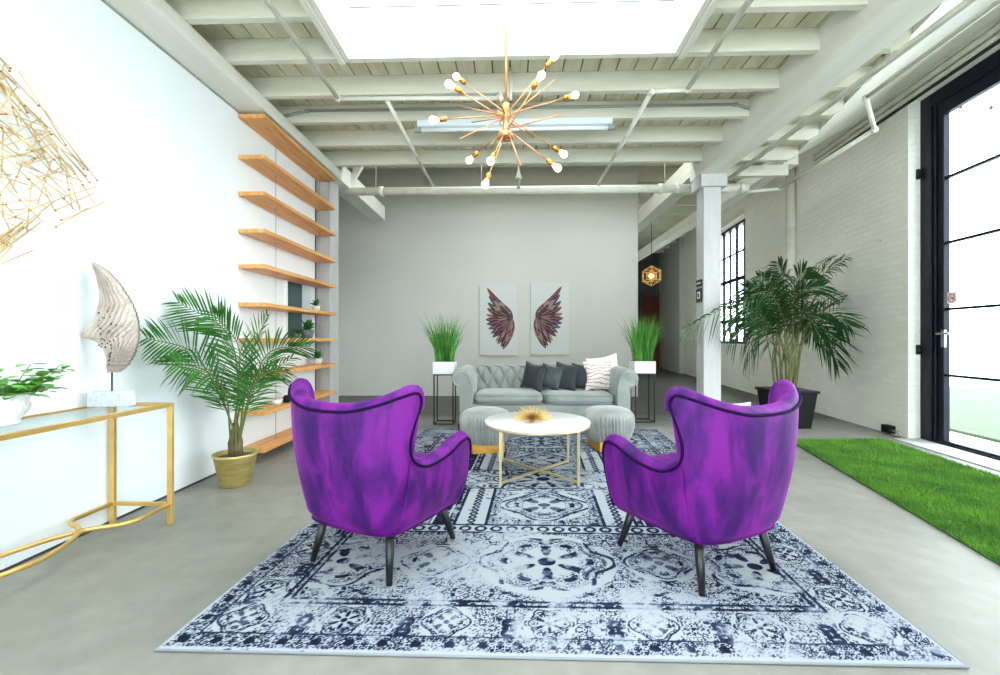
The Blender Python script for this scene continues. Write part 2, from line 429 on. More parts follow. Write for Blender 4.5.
# glazed door
mb = MB()
mb.box(.11, .22, DY1 - .14, DY1, .012, DZ); mb.box(.11, .22, DY0, DY0 + .14, .012, DZ)
mb.box(.11, .22, DY0 + .14, DY1 - .14, 3.36, DZ)
mb.box(.11, .22, DY0 + .14, DY1 - .14, .012, .03)
door = struct(on_brick(mb, 'door_1', M['black_paint'], bevel=.006))
def leaf(y0, y1):
    m_ = MB()
    m_.box(.125, .18, y1 - .125, y1, .03, 3.36); m_.box(.125, .18, y0, y0 + .1, .03, 3.36)
    m_.box(.125, .18, y0 + .1, y1 - .125, 3.235, 3.36); m_.box(.125, .18, y0 + .1, y1 - .125, .03, .05)
    m_.box(.11, .125, y1 - .05, y1 - .03, .03, 3.36)
    f = m_.build('door_leaf', M['black_paint'], door, bevel=.004)
    m_ = MB()
    for z in (.688, 1.33, 1.975, 2.61): m_.box(.135, .17, y0 + .1, y1 - .125, z - .012, z + .012)
    m_.build('glazing_bar', M['black_paint'], f)
    m_ = MB(); m_.box(.150, .155, y0 + .092, y1 - .117, .042, 3.243); m_.build('pane', M['glass'], f)
    return f
leaf(3.42, DY1 - .142); leaf(2.06, 3.40); leaf(DY0 + .142, 2.04)
mb = MB()
mb.box(.105, .125, 4.46, 4.50, .96, 1.13); mb.tube([(.115, 4.475, 1.09), (.05, 4.475, 1.09), (.05, 4.34, 1.092)], .009, 8)
mb.build('door_handle', M['steel'], door, bevel=.002)
for z in (.93, 2.74):
    mb = MB(); mb.tube([(.085, DY1 - .012, z - .05), (.085, DY1 - .012, z + .05)], .018, 10); mb.box(.085, .11, DY1 - .03, DY1, z - .04, z + .04)
    mb.build('hinge', M['black'], door)
mb = MB(); mb.box(.132, .134, 4.36, 4.46, 1.38, 1.49); 
st = tag(on_brick(mb, 'no_smoking_sticker', M['sign_white']), 'small white no smoking sticker with red ring on the glazed door', 'sticker')
mb = MB()
ring = [(.131, 4.41 + .037 * math.cos(a), 1.435 + .037 * math.sin(a)) for a in [2 * PI * i / 24 for i in range(24)]]
mb.tube(ring, .0035, 6, closed=True); mb.bar((.131, 4.436, 1.461), (.131, 4.384, 1.409), .007, .002)
mb.build('red_ring', M['red'], st)
mb = MB(); mb.bar((.1315, 4.388, 1.43), (.1315, 4.432, 1.43), .001, .01); mb.build('cigarette', M['sign_black'], st)

# window in the brick wall
mb = MB()
for y in (WY0, WY1 - .05): mb.box(.1, .16, y, y + .05, WZ0, WZ1)
for z in (WZ0, WZ1 - .05): mb.box(.1, .16, WY0, WY1, z, z + .05)
k = 8
for i in range(1, k):
    y = WY0 + (WY1 - WY0) * i / k; t = .035 if i in (2, 4, 6) else .014
    mb.box(.11, .15, y - t, y + t, WZ0, WZ1)
for i, z in enumerate((1.42, 1.83, 2.3, 2.86)):
    t = .035 if i in (0, 2) else .014
    mb.box(.105, .155, WY0, WY1, z - t, z + t)
w2 = struct(on_brick(mb, 'window_2', M['black_paint']))
mb = MB(); mb.box(.128, .132, WY0, WY1, WZ0, WZ1); mb.build('pane', M['glass'], w2)
mb = MB(); mb.box(-.05, .1, WY0 - .04, WY1, WZ0 - .05, WZ0); mb.build('window_sill', M['wall_white'], w2)
mb = MB(); mb.box(-.05, .02, WY0 - .05, WY1 + .05, WZ1 + .0, WZ1 + .12); struct(on_brick(mb, 'trim_2', M['beam']))

# columns
cb = MB(); cb.box(-2.33, -2.15, 5.17, 5.42, 0, 2.94); struct(cb.build('column_left', M['column'], bevel=.006))
cb = MB(); cb.box(2.185, 2.385, 5.16, 5.36, 0, 2.90)
cb.box(2.14, 2.44, 5.12, 5.40, 2.78, 2.94)
struct(cb.build('column_right', M['column'], bevel=.008))

# ceiling: planks, joists, beams
DECK = 3.21
SX0, SX1, SY0, SY1 = -1.16, 1.12, .9, 3.112
def xe(y): return max(2.55, 2.02 + .235 * y)        # where the joists end on the right
mb = MB(); pw = .142
x = LX
while x < 3.3:
    x1 = min(x + pw - .010, 3.35)
    ylo = -3.0 if x < 2.5 else max(-3.0, (x - 2.0) / .235)
    w0, w1 = SX0 - .03, SX1 + .03
    if x < w1 and x1 > w0:
        for a, b_ in ((-3.0, -2.63), (-.57, SY0 - .03), (SY1 + .03, 5.3)): mb.box(x, x1, a, b_, DECK, DECK + .03)
        if x < w0: mb.box(x, w0, -2.63, -.57, DECK, DECK + .03); mb.box(x, w0, SY0 - .03, SY1 + .03, DECK, DECK + .03)
        if x1 > w1: mb.box(w1, x1, -2.63, -.57, DECK, DECK + .03); mb.box(w1, x1, SY0 - .03, SY1 + .03, DECK, DECK + .03)
    elif ylo < 5.2:
        mb.box(x, x1, ylo, 5.3, DECK, DECK + .03)
    x += pw
struct(mb.build('ceiling', M['deck']))
mb = MB()
mb.box(LX - .16, SX0 - .03, -3.1, 5.3, DECK + .03, DECK + .1); mb.quadbox([(SX1 + .03, -3.1), (2.53, -3.1), (2.53, 2.25), (xe(5.3) - .02, 5.3), (SX1 + .03, 5.3)], DECK + .03, DECK + .1)
mb.box(SX0 - .03, SX1 + .03, -3.1, -2.6, DECK + .03, DECK + .1); mb.box(SX0 - .03, SX1 + .03, -.6, SY0 - .03, DECK + .03, DECK + .1); mb.box(SX0 - .03, SX1 + .03, SY1 + .03, 5.3, DECK + .03, DECK + .1)
mb.quadbox([(2.3, -3.2), rw(-3.3, .2)[:2], rw(5.4, .2)[:2], (2.3, 5.3)], 3.75, 3.8)
mb.box(2.25, 2.3, -3.2, 5.3, DECK + .1, 3.8); mb.box(2.25, 4.0, -3.2, -3.15, DECK + .05, 3.8)
struct(mb.build('ceiling_backing', M['gap']))

JB = 3.05
jy = [5.13, 4.62, 4.12, 3.67, 3.2, 2.78, 2.33, 1.88, 1.43, .98, .53, .08, -.4, -.9, -1.4, -1.9, -2.4]
for y in jy:
    y -= .055
    inside = SY0 - .05 < y < SY1 or -2.65 < y < -.6
    segs = [(LX, SX0 - .03), (SX1 + .03, 2.13)] if inside else [(LX, 2.13)]
    for a, b_ in segs:
        mb = MB(); mb.box(a, b_, y, y + .055, JB + .0005, DECK)
        struct(mb.build('ceiling_joist', M['joist'], bevel=.004))
    if xe(y) > 2.5:
        mb = MB()
        e = xe(y)
        mb.add([(2.38, y, JB), (e - .12, y, JB), (e - .02, y, JB + .05), (e, y, DECK), (2.38, y, DECK),
                (2.38, y + .055, JB), (e - .12, y + .055, JB), (e - .02, y + .055, JB + .05), (e, y + .055, DECK), (2.38, y + .055, DECK)],
               [(0, 1, 2, 3, 4), (9, 8, 7, 6, 5), (0, 5, 6, 1), (1, 6, 7, 2), (2, 7, 8, 3), (4, 3, 8, 9), (0, 4, 9, 5)])
        struct(mb.build('ceiling_joist', M['joist']))
# beams
mb = MB(); mb.box(LX, -2.06, -3, 5.3, 2.94, JB); mb.box(LX, -2.06, 5.3, 7.1, 2.94, 3.16); struct(mb.build('beam_left', M['beam'], bevel=.006))
mb = MB(); mb.box(2.13, 2.40, -3, 5.42, 2.92, DECK); struct(mb.build('beam_right', M['beam'], bevel=.008))
# sloping board ceiling between joist ends and brick wall
mb = MB()
for ya, yb in ((-3.0, 2.2553), (2.2553, 5.3)):
    a, b_ = rw(ya - .1 if ya < 0 else ya + .2, 0, 3.66), rw(yb + .2 if yb < 3 else yb + .05, 0, 3.66)
    if ya > 0: a = prev
    vs = [(xe(ya), ya, DECK - .06), a, b_, (xe(yb), yb, DECK - .06)]; prev = b_
    vs += [(p[0], p[1], p[2] + .06) for p in vs]
    mb.add(vs, [(0, 1, 2, 3), (7, 6, 5, 4), (0, 4, 5, 1), (1, 5, 6, 2), (2, 6, 7, 3), (3, 7, 4, 0)])
struct(mb.build('ceiling_slope', M['beam']))
# rails along the top of the brick wall
mb = MB()
mb.box(-.035, 0, -3, 6.4, 3.47, 3.66, 1)
mb.box(-.07, -.03, -3, 6.4, 3.60, 3.635); mb.box(-.07, -.03, -3, 6.4, 3.535, 3.585); mb.box(-.06, -.03, -3, 6.4, 3.485, 3.515)
struct(on_brick(mb, 'trim_3', [M['pipe'], M['gap']]))

# higher roof beyond the columns
mb = MB()
mb.box(-4.6, -1.4, 5.2, 16.2, 4.2, 4.3); mb.box(-1.4, 2.1, 5.2, 5.5, 4.2, 4.3); mb.box(-1.4, 2.1, 6.2, 16.2, 4.2, 4.3)  # unseen roof opening added here to light the grey wall
mb.quadbox([(2.1, 5.2), (4.3, 5.2), rw(16.4, .3)[:2], (2.1, 16.2)], 4.2, 4.3)
mb.add([(x_, y_, z_) for y_ in (5.3, 5.36) for x_, z_ in ((-4.6, 3.19), (3.24, 3.16), (4.22, 3.68), (4.3, 4.2), (-4.6, 4.2))], [(0, 1, 2, 3, 4), (9, 8, 7, 6, 5)] + [(i_, i_ + 5, (i_ + 1) % 5 + 5, (i_ + 1) % 5) for i_ in range(5)])
struct(mb.build('ceiling_far', M['deck']))
for i in range(13):
    y = 5.9 + i * .78
    mb = MB(); mb.box(-4.5 if y > 6.3 else 2.24, WX + .11 * y - .02, y, y + .07, 3.95, 4.2)
    struct(mb.build('roof_joist', M['joist']))
mb = MB(); mb.box(2.24, 2.44, 5.42, 16, 3.09, 3.34); struct(mb.build('beam_far', M['beam']))
mb = MB(); mb.box(3.24, 3.42, 5.42, 16, 3.13, 3.3); struct(mb.build('beam_corridor', M['beam']))
# braces near the left column
mb = MB()
for a, b_ in (((-2.17, 5.6, 3.27), (-2.17, 5.6, 3.95)), ((-2.1, 5.62, 3.0), (-1.75, 5.62, 3.6)), ((-2.1, 5.9, 3.27), (-2.1, 5.9, 4.2))):
    mb.bar(a, b_, .07, .07)
struct(mb.build('roof_brace', M['beam']))
for k, (a, b_) in enumerate((((2.3, 5.6, 3.34), (1.95, 5.6, 4.2)), ((2.3, 5.6, 3.34), (2.95, 5.6, 4.2)), ((2.3, 5.6, 3.34), (2.3, 5.6, 4.2)), ((2.46, 5.6, 2.96), (3.2, 5.6, 3.45)))):
    mb = MB(); mb.bar(a, b_, .08, .09); struct(mb.build('roof_brace', M['beam']))
mb = MB(); mb.box(2.44, 3.30, 5.42, 5.5, 3.0, 3.13); struct(mb.build('beam_cross', M['joist']))

# skylight well
mb = MB()
mb.box(SX0 - .03, SX0, SY0, SY1, 3.055, 4.1); mb.box(SX1, SX1 + .03, SY0, SY1, 3.055, 4.1)
mb.box(SX0 - .03, SX1 + .03, SY1, SY1 + .03, 3.055, 3.385); mb.box(SX0 - .03, SX1 + .03, SY1 + .004, SY1 + .03, 3.385, 3.395, 1); mb.box(SX0 - .03, SX1 + .03, SY1, SY1 + .03, 3.395, 4.1)
mb.box(SX0 - .03, SX1 + .03, SY0 - .03, SY0, 3.055, 4.1)
sk = struct(mb.build('window_1', [M['well'], M['gap']]))
mb = MB()
mb.box(SX0 - .085, SX0 - .045, SY0 - .08, SY1 + .05, 3.015, 3.06); mb.box(SX1 + .045, SX1 + .085, SY0 - .08, SY1 + .05, 3.015, 3.06)
mb.box(SX0 - .04, SX0 - .004, SY0 - .05, SY1 + .04, 3.03, 3.054); mb.box(SX1 + .004, SX1 + .04, SY0 - .05, SY1 + .04, 3.03, 3.054)
mb.box(SX0 - .004, SX1 + .004, SY1 + .004, SY1 + .05, 3.03, 3.054)
mb.build('window_trim', M['beam'], sk)
mb = MB(); mb.box(-.075, -.02, SY0, SY1, 3.28, 3.36); mb.build('center_bar', M['well'], sk)
mb = MB(); mb.box(SX0, SX1, SY0, SY1, 4.06, 4.07); mb.build('pane', M['glass'], sk)
# unseen skylight added behind the camera for fill light
mb = MB()
mb.box(SX0 - .03, SX0, -2.6, -.6, 3.02, 4.1); mb.box(SX1, SX1 + .03, -2.6, -.6, 3.02, 4.1); mb.box(SX0 - .03, SX1 + .03, -.6, -.57, 3.02, 4.1); mb.box(SX0 - .03, SX1 + .03, -2.63, -2.6, 3.02, 4.1)
fill_sk = struct(mb.build('fill_skylight_5', M['well']))
mb = MB(); mb.box(SX0, SX1, -2.6, -.6, 4.06, 4.07); mb.build('pane', M['glass'], fill_sk)

# ------------------------------------------------------------------ outside
mb = MB(); mb.quadbox([rw(-6, .32)[:2], (13, -8), (13, 24), rw(17, .32)[:2]], -.2, -.03); struct(mb.build('ground_outside', M['paving']))
mb = MB(); mb.quadbox([rw(-4, .9)[:2], (8.8, -4), (9.6, 12), rw(12, .9)[:2]], -.03, .0); struct(mb.build('lawn_outside', M['lawn']))
# string of lights outside the door
mb = MB()
pa, pb = Vector(rw(5.4, .8, 3.75)), Vector(rw(2.6, .8, 3.0))
sp = [pa.lerp(pb, i / 24) - Vector((0, 0, .25 * math.sin(PI * i / 24))) for i in range(25)]
mb.tube(sp, .003, 5)
sl = tag(mb.build('string_lights', M['sign_black']), 'thin black string of bulbs hanging outside the glazed door', 'string lights')
for i in range(2, 24, 3):
    mb = MB(); mb.ball(tuple(sp[i] - Vector((0, 0, .03))), .018, 10); mb.tube([sp[i], sp[i] - Vector((0, 0, .02))], .008, 6)
    mb.build('bulb', M['hole'], sl)

# ------------------------------------------------------------------ rug
def vnoise(x, y, seed):
    xi = np.floor(x).astype(np.int64); yi = np.floor(y).astype(np.int64)
    fx = x - xi; fy = y - yi
    fx = fx * fx * (3 - 2 * fx); fy = fy * fy * (3 - 2 * fy)
    def h(a, b):
        n = (a * 374761393 + b * 668265263 + seed * 144269504) & 0x7fffffff
        n = ((n ^ (n >> 13)) * 1274126177) & 0x7fffffff
        return ((n ^ (n >> 16)) & 0xffff) / 65535.0
    return (h(xi, yi) * (1 - fx) + h(xi + 1, yi) * fx) * (1 - fy) + (h(xi, yi + 1) * (1 - fx) + h(xi + 1, yi + 1) * fx) * fy

def fbm(x, y, seed, o=3):
    s = 0; a = .5; t = 0
    for i in range(o):
        s = s + a * vnoise(x * 2 ** i, y * 2 ** i, seed + i); t += a; a *= .55
    return s / t

def ss(a, b, x):
    t = np.clip((x - a) / (b - a), 0, 1); return t * t * (3 - 2 * t)

def rug_pattern(X, Y, W, L):
    """X across (0..W), Y along (0..L) in metres -> 0 pale .. 1 navy"""
    out = np.zeros_like(X)
    def line(d, w): return 1 - ss(w * .6, w, np.abs(d))
    # plan of panels: a wide border, then three bands of panels mirrored about both axes
    mx = np.abs(X - W / 2); 
    bx = W / 2 - mx; by = np.minimum(Y, L - Y)
    edge = np.minimum(bx, by)
    inner = edge > .30
    # filigree: mirrored contour lines of noise inside cells
    def filigree(x, y, sx, sy, k, seed, w=.07):
        u = np.abs(((x / sx) % 1) - .5) * 2 * sx; v = np.abs(((y / sy) % 1) - .5) * 2 * sy
        n = fbm(u * k, v * k, seed, 2)
        a = np.abs(((n * 7) % 1) - .5)
        n2 = fbm(u * k * .8 + 9, v * k * .8 + 4, seed + 40, 2)
        return np.clip((1 - ss(w, w * 1.9, a)) + ss(.70, .76, n2) , 0, 1)
    def rosette(x, y, R, petals, seed):
        r = np.hypot(x, y); th = np.arctan2(y, x)
        rr = r / R
        lob = 1 + .13 * np.cos(petals * th)
        brk = ss(.40, .50, fbm(np.abs(x) * 16 + 3, np.abs(y) * 16 + 3, seed + 60, 2))
        a = line(rr - .94 * lob, .05) * brk + line(rr - .80 * lob, .045) * (1 - .7 * brk) + line(rr - .60 * lob, .07) * (np.cos(petals * 2 * th) > -.3)
        a += (rr < .5) * ss(.1, .5, np.cos(petals * th) * np.cos(9 * rr)) * ss(.12, .2, rr) + (rr < .14)
        n = fbm(np.abs(x) * 34, np.abs(y) * 34, seed, 2)
        a += (rr < .92) * (rr > .5) * (np.abs(((n * 6) % 1) - .5) < .14)
        a = np.where(rr < .95, a * (.55 + .45 * brk), a)
        return np.clip(a, 0, 1), rr
    # ---- field: rows of panels
    rows = [.30, .92, 1.02, 1.62, 1.72, 2.0]
    yy = np.minimum(Y, L - Y)
    fil = filigree(X - W / 2 + .31, Y, .62, .36, 24, 5, .11)
    fil2 = filigree(X - W / 2, Y, .22, .3, 30, 11, .12)
    fil3 = filigree(X - W / 2, Y, .44, .52, 20, 23, .11)
    A = (yy < .92)
    B = (yy >= 1.02) & (yy < 1.62)
    D = (yy >= 1.72)
    out = np.where(A, np.maximum(fil * .9, .0), out)
    out = np.where(B, fil3, out)
    out = np.where(D, fil * .9, out)
    # narrow bands with chains
    for y0, y1 in ((.92, 1.02), (1.62, 1.72)):
        band = (yy >= y0) & (yy < y1); yc = (yy - (y0 + y1) / 2)
        ch = line(np.hypot(((X / .085) % 1 - .5) * .085, yc) - .026, .010)
        ch += line(np.abs(yc) - .043, .006)
        out = np.where(band, np.clip(ch, 0, 1), out)
    # striped ladders either side of the middle panels in rows B
    for xc_, w_ in ((.42, .10), (.60, .06)):
        lad = B & (np.abs(mx - xc_) < w_)
        v = (mx - xc_) / w_
        st_ = (np.abs(v) > .8) * 1.0 + line(np.hypot(v * w_ , ((Y / .05) % 1 - .5) * .05) - .017, .009)
        if w_ < .08: st_ = ((np.abs(v) < .55) * .95) + line(np.abs(v) - .9, .08)
        out = np.where(lad, np.clip(st_, 0, 1), out)
    fr = B & (mx > .72) ; out = np.where(fr, fil2, out)
    # medallions
    for cx, cy, R, p, sd in ((W / 2, .62, .30, 6, 3), (W / 2, L - .62, .30, 6, 3), (W / 2, L / 2, .36, 8, 4), (W / 2, 1.32, .26, 4, 5), (W / 2, L - 1.32, .26, 4, 5),
                          (W / 2 - .95, .60, .24, 5, 9), (W / 2 + .95, .60, .24, 5, 9), (W / 2 - .95, L - .6, .24, 5, 9), (W / 2 + .95, L - .6, .24, 5, 9),
                          (W / 2 - .78, L / 2, .24, 6, 8), (W / 2 + .78, L / 2, .24, 6, 8)):
        a, rr = rosette(X - cx, (Y - cy) * 1.15, R, p, sd)
        out = np.where(rr < 1.08, a * (rr < 1.06), out)
    # frames of the panels
    for y0 in (.92, 1.02, 1.62, 1.72): out = np.maximum(out, line(yy - y0, .008))
    for cx in (W / 2 - .52, W / 2 + .52):
        for cy in (.62, L - .62, L / 2):
            a, rr = rosette(X - cx, Y - cy, .15, 4, 6); out = np.where(rr < 1.1, a, out)
    for cx in (W / 2 - .78, W / 2 + .78, W / 2 - .3, W / 2 + .3):
        for cy in (.84, L - .84):
            a, rr = rosette(X - cx, (Y - cy) * 1.3, .10, 8, 7); out = np.where(rr < 1.1, a, out)
    # border
    bd = filigree(X + .05, Y + .05, .19, .19, 28, 31, .12)
    bo = np.clip(bd, 0, 1)
    out = np.where(edge < .30, bo * .9, out)
    nbx = round(W / .38)
    for q in range(nbx):
        for cy in (.17, L - .17):
            a, rr = rosette(X - (q + .5) * W / nbx, Y - cy, .085, 6 if q % 2 else 4, 17 + q % 2); out = np.where(rr < 1.15, a, out)
    for q in range(9):
        for cx in (.17, W - .17):
            a, rr = rosette(X - cx, Y - (.17 + (q + .5) * (L - .34) / 9), .085, 4 if q % 2 else 6, 18); out = np.where(rr < 1.15, a, out)
    for d in (.30, .27, .085): out = np.maximum(out, line(edge - d, .008))
    t_ = np.where(bx < by, Y, X)
    small = (edge < .085) & (edge > .02)
    fr_ = filigree(X, Y, .116, .104, 44, 51, .15)
    out = np.where(small, np.clip(fr_ + (np.hypot(((t_ / .116) % 1 - .5) * .116, edge - .05) < .018), 0, 1) , out)
    out = np.where(edge < .018, 0, out)
    # distress
    wear = fbm(X * 1.7, Y * 1.7, 91, 4)
    fine = fbm(X * 70, Y * 70, 77, 2)
    mid = fbm(X * 14, Y * 14, 55, 3)
    f = ss(.30, .56, wear * .5 + mid * .5)
    out = out * (.5 + .5 * f) * (.35 + .65 * ss(.26, .46, fine * .55 + f * .4))
    # scattered dark wear specks of the overdyed pile
    sp_ = ss(.66, .74, fbm(X * 24, Y * 30, 13, 3)) * ss(.45, .6, wear)
    out = np.maximum(out, sp_ * .6)
    base = .05 + .12 * (1 - fine) + .10 * ss(.45, .7, fbm(X * 3, Y * 3, 66, 3))
    return np.clip(out + base * (1 - out), 0, 1)

def build_rug():
    W, L = 2.66, 3.66
    nx, ny = 580, 800
    NL, NR, FR, FL = (-1.197, 1.451), (1.443, 1.452), (1.66, 5.13), (-1.02, 5.10)
    u = np.linspace(0, 1, nx); v = np.linspace(0, 1, ny)
    U, V = np.meshgrid(u, v)
    x = (1 - V) * ((1 - U) * NL[0] + U * NR[0]) + V * ((1 - U) * FL[0] + U * FR[0])
    y = (1 - V) * ((1 - U) * NL[1] + U * NR[1]) + V * ((1 - U) * FL[1] + U * FR[1])
    pat = rug_pattern(U * W, V * L, W, L)
    z = .009 + .0012 * fbm(U * W * 60, V * L * 60, 3, 2)
    e = (U == 0) | (U == 1) | (V == 0) | (V == 1)
    z = np.where(e, .001, z)
    co = np.stack([x, y, z], -1).reshape(-1, 3)
    me = bpy.data.meshes.new('area_rug')
    me.vertices.add(nx * ny); me.vertices.foreach_set('co', co.ravel())
    idx = np.arange(nx * ny).reshape(ny, nx)
    q = np.stack([idx[:-1, :-1], idx[:-1, 1:], idx[1:, 1:], idx[1:, :-1]], -1).reshape(-1, 4)
    me.loops.add(q.size); me.loops.foreach_set('vertex_index', q.ravel().astype(np.int32))
    me.polygons.add(len(q)); me.polygons.foreach_set('loop_start', np.arange(0, q.size, 4, dtype=np.int32))
    me.update(); me.validate()
    at_ = me.attributes.new('weave', 'FLOAT', 'POINT'); at_.data.foreach_set('value', pat.ravel().astype(np.float32))
    m, nt, b = new_mat('navy_and_ivory_weave')
    a = nt.nodes.new('ShaderNodeAttribute'); a.attribute_name = 'weave'
    r = nt.nodes.new('ShaderNodeValToRGB'); el = r.color_ramp.elements
    el[0].position = 0; el[0].color = rgb(166, 168, 168)
    el[1].position = .95; el[1].color = rgb(20, 24, 44)
    for p_, c_ in ((.22, (158, 164, 172)), (.5, (86, 96, 116)), (.72, (40, 47, 72))):
        k = el.new(p_); k.color = rgb(*c_)
    nt.links.new(a.outputs['Fac'], r.inputs['Fac']); nt.links.new(r.outputs['Color'], b.inputs['Base Color'])
    b.inputs['Roughness'].default_value = .95; b.inputs['Specular IOR Level'].default_value = .1
    me.materials.append(m)
    o = bpy.data.objects.new('area_rug', me); C.objects.link(o)
    tag(o, 'large ivory and navy distressed oriental patterned rug under the seating', 'rug')
    mb = MB(); P_ = [Vector((p[0], p[1], .006)) for p in (NL, NR, FR, FL)]
    mb.tube(P_, .005, 6, closed=True)
    mb.build('bound_edge', mat('rug_binding', (132, 136, 142), .9), o)
build_rug()

# ------------------------------------------------------------------ armchairs
def make_armchair():
    root = thing('armchair', '', 'armchair')
    E = [(0, -.385, .735), (.13, -.380, .742), (.245, -.345, .768), (.325, -.290, .800), (.370, -.240, .815), (.368, -.212, .77), (.352, -.238, .68), (.342, -.250, .60),
         (.336, -.222, .53), (.340, -.125, .485), (.347, .02, .500), (.349, .135, .538), (.342, .212, .535), (.330, .243, .46), (.311, .232, .33), (.291, .214, .22)]
    B = [(0, -.295), (.10, -.293), (.185, -.281), (.230, -.260), (.248, -.240), (.254, -.230), (.258, -.222), (.262, -.212), (.267, -.192), (.275, -.10),
         (.279, .02), (.282, .10), (.284, .155), (.286, .188), (.288, .202), (.289, .212)]
    n = 64
    Eh = catmull(E, n); Bh = catmull([(x, y, .205) for x, y in B], n)
    Ef = [Vector((-p.x, p.y, p.z)) for p in Eh[:0:-1]] + Eh
    Bf = [Vector((-p.x, p.y, p.z)) for p in Bh[:0:-1]] + Bh
    Ef[-1].z = max(Ef[-1].z, .21)
    K = len(Ef)
    th = .075
    cols = []; nrm = []
    for i in range(K):
        a = Bf[max(i - 1, 0)]; b = Bf[min(i + 1, K - 1)]
        t = (b - a); t.z = 0; t.normalize()
        nin = Vector((-t.y, t.x, 0))      # towards the inside of the U
        nrm.append(nin)
    # outer surface + roll + inner surface
    rows_o, rows_r, rows_i = 14, 9, 10
    edge = []
    for i in range(K):
        e, b0, nin = Ef[i], Bf[i], nrm[i]
        t = (Ef[min(i + 1, K - 1)] - Ef[max(i - 1, 0)]).normalized()
        o = nin.cross(t) if False else t.cross(nin)
        o = (o - nin * o.dot(nin)).normalized()
        if o.z < 0 and abs(o.z) > .3: o = -o
        h = max(e.z - b0.z, .01)
        col = []
        for j in range(rows_o):
            u = j / (rows_o - 1)
            p = b0.lerp(e, u)
            bul = .022 * math.sin(PI * min(1, u * 1.0)) * min(1, h / .3)
            # tuck the lower edge under
            tuck = .02 * (1 - min(1, u * h / .04)) ** 2
            col.append(p - nin * (bul - tuck))
        thk = th * min(1, max(.12, h / .2))
        for j in range(1, rows_r):
            A = PI * j / rows_r
            col.append(e + nin * (thk / 2 * (1 - math.cos(A))) + o * (thk * .42 * math.sin(A)))
        ei = e + nin * thk
        zb = min(.36, ei.z)
        for j in range(rows_i):
            u = j / (rows_i - 1)
            q = Vector((b0.x, b0.y, zb)) + nin * (th + .02)
            if e.z < .37: q.z = e.z - .001 * j
            col.append(ei.lerp(q, u))
        cols.append(col)
    R = len(cols[0])
    mb = MB()
    mb.add([p for c in cols for p in c], [(i * R + j, (i + 1) * R + j, (i + 1) * R + j + 1, i * R + j + 1) for i in range(K - 1) for j in range(R - 1)], 0, True)
    sh = mb.build('upholstered_shell', M['velvet'], root)
    # bottom and front apron
    mb = MB()
    bot = [Vector((p.x * .985, p.y * .985, .207)) for p in Bf[::3]]
    mb.add([(p.x, p.y, .207) for p in bot] , [tuple(range(len(bot) - 1, -1, -1))])
    mb.box(-.275, .275, -.05, .216, .21, .33)
    mb.build('seat_base', M['velvet'], root, bevel=.015, seg=3)
    # cushion
    def cu(u, v):
        a = u * 2 * PI
        sx = math.copysign(abs(math.cos(a)) ** .45, math.cos(a)); sy = math.copysign(abs(math.sin(a)) ** .45, math.sin(a))
        ph = (v - .5) * PI
        r = abs(math.cos(ph)) ** .35; z = math.sin(ph)
        return (sx * r * .245, sy * r * .255 - .005, .385 + z * .062 + .012 * r * 0)
    mb = MB(); mb.grid(cu, 48, 15, cu=True); mb.build('seat_cushion', M['velvet'], root)
    # piping along the outer edge
    mb = MB(); mb.tube([Ef[i] - nrm[i] * .004 for i in range(K)], .0065, 6); mb.build('piping', M['velvet_pipe'], root)
    for sx in (-1, 1):
        for sy in (-1, 1):
            mb = MB(); top = (sx * .195, sy * .20 - (.02 if sy > 0 else 0), .215); bt = (sx * .229, sy * .246, 0)
            mb.tube([top, ((top[0] + bt[0]) / 2, (top[1] + bt[1]) / 2, .1), bt], [.021, .018, .013], 12)
            mb.build('leg', M['leg_black'], root)
    return root
ch = make_armchair()
ch2 = dup(ch)
RZ = .0105
ch.location = (-.6225, 2.17, RZ); ch.rotation_euler = (0, 0, math.radians(-25.2))
ch['label'] = 'purple velvet wingback armchair nearer the palm in the gold pot'
ch2.location = (.852, 2.138, RZ); ch2.rotation_euler = (0, 0, math.radians(27.5))
ch2['label'] = 'purple velvet wingback armchair next to the artificial grass strip'
for o in (ch, ch2): o['group'] = 'purple armchairs facing the sofa'

# ------------------------------------------------------------------ cushions
def pillow(name, label, m, loc, size, rot, thick=.13, group=None, cat='cushion', piping=None, extra=None):
    """square cushion standing on one edge; rot = Euler applied about its bottom centre"""
    mb = MB(); n = 18
    def side(sg):
        def f(u, v):
            x, y = u * 2 - 1, v * 2 - 1
            pin = 1 - .13 * (1 - abs(x) ** 2) * abs(y) ** 3; pin2 = 1 - .13 * (1 - abs(y) ** 2) * abs(x) ** 3
            h = ((1 - abs(x) ** 2.6) * (1 - abs(y) ** 2.6)) ** .5
            return (x * size / 2 * pin2, sg * h * thick / 2, size / 2 + y * size / 2 * pin)
        return f
    f1, f2 = side(-1), side(1)
    mb.grid(f1, n, n); 
    mb.grid(lambda u, v: f2(1 - u, v), n, n)
    o = mb.build(name, m, loc=loc); o.rotation_euler = rot
    tag(o, label, cat, group)
    mb = MB(); c_ = [f1(i / 16, 0) for i in range(16)] + [f1(1, i / 16) for i in range(16)] + [f1(1 - i / 16, 1) for i in range(16)] + [f1(0, 1 - i / 16) for i in range(16)]
    mb.tube(c_, .005, 6, closed=True); mb.build('piping', piping or m, o)
    return o

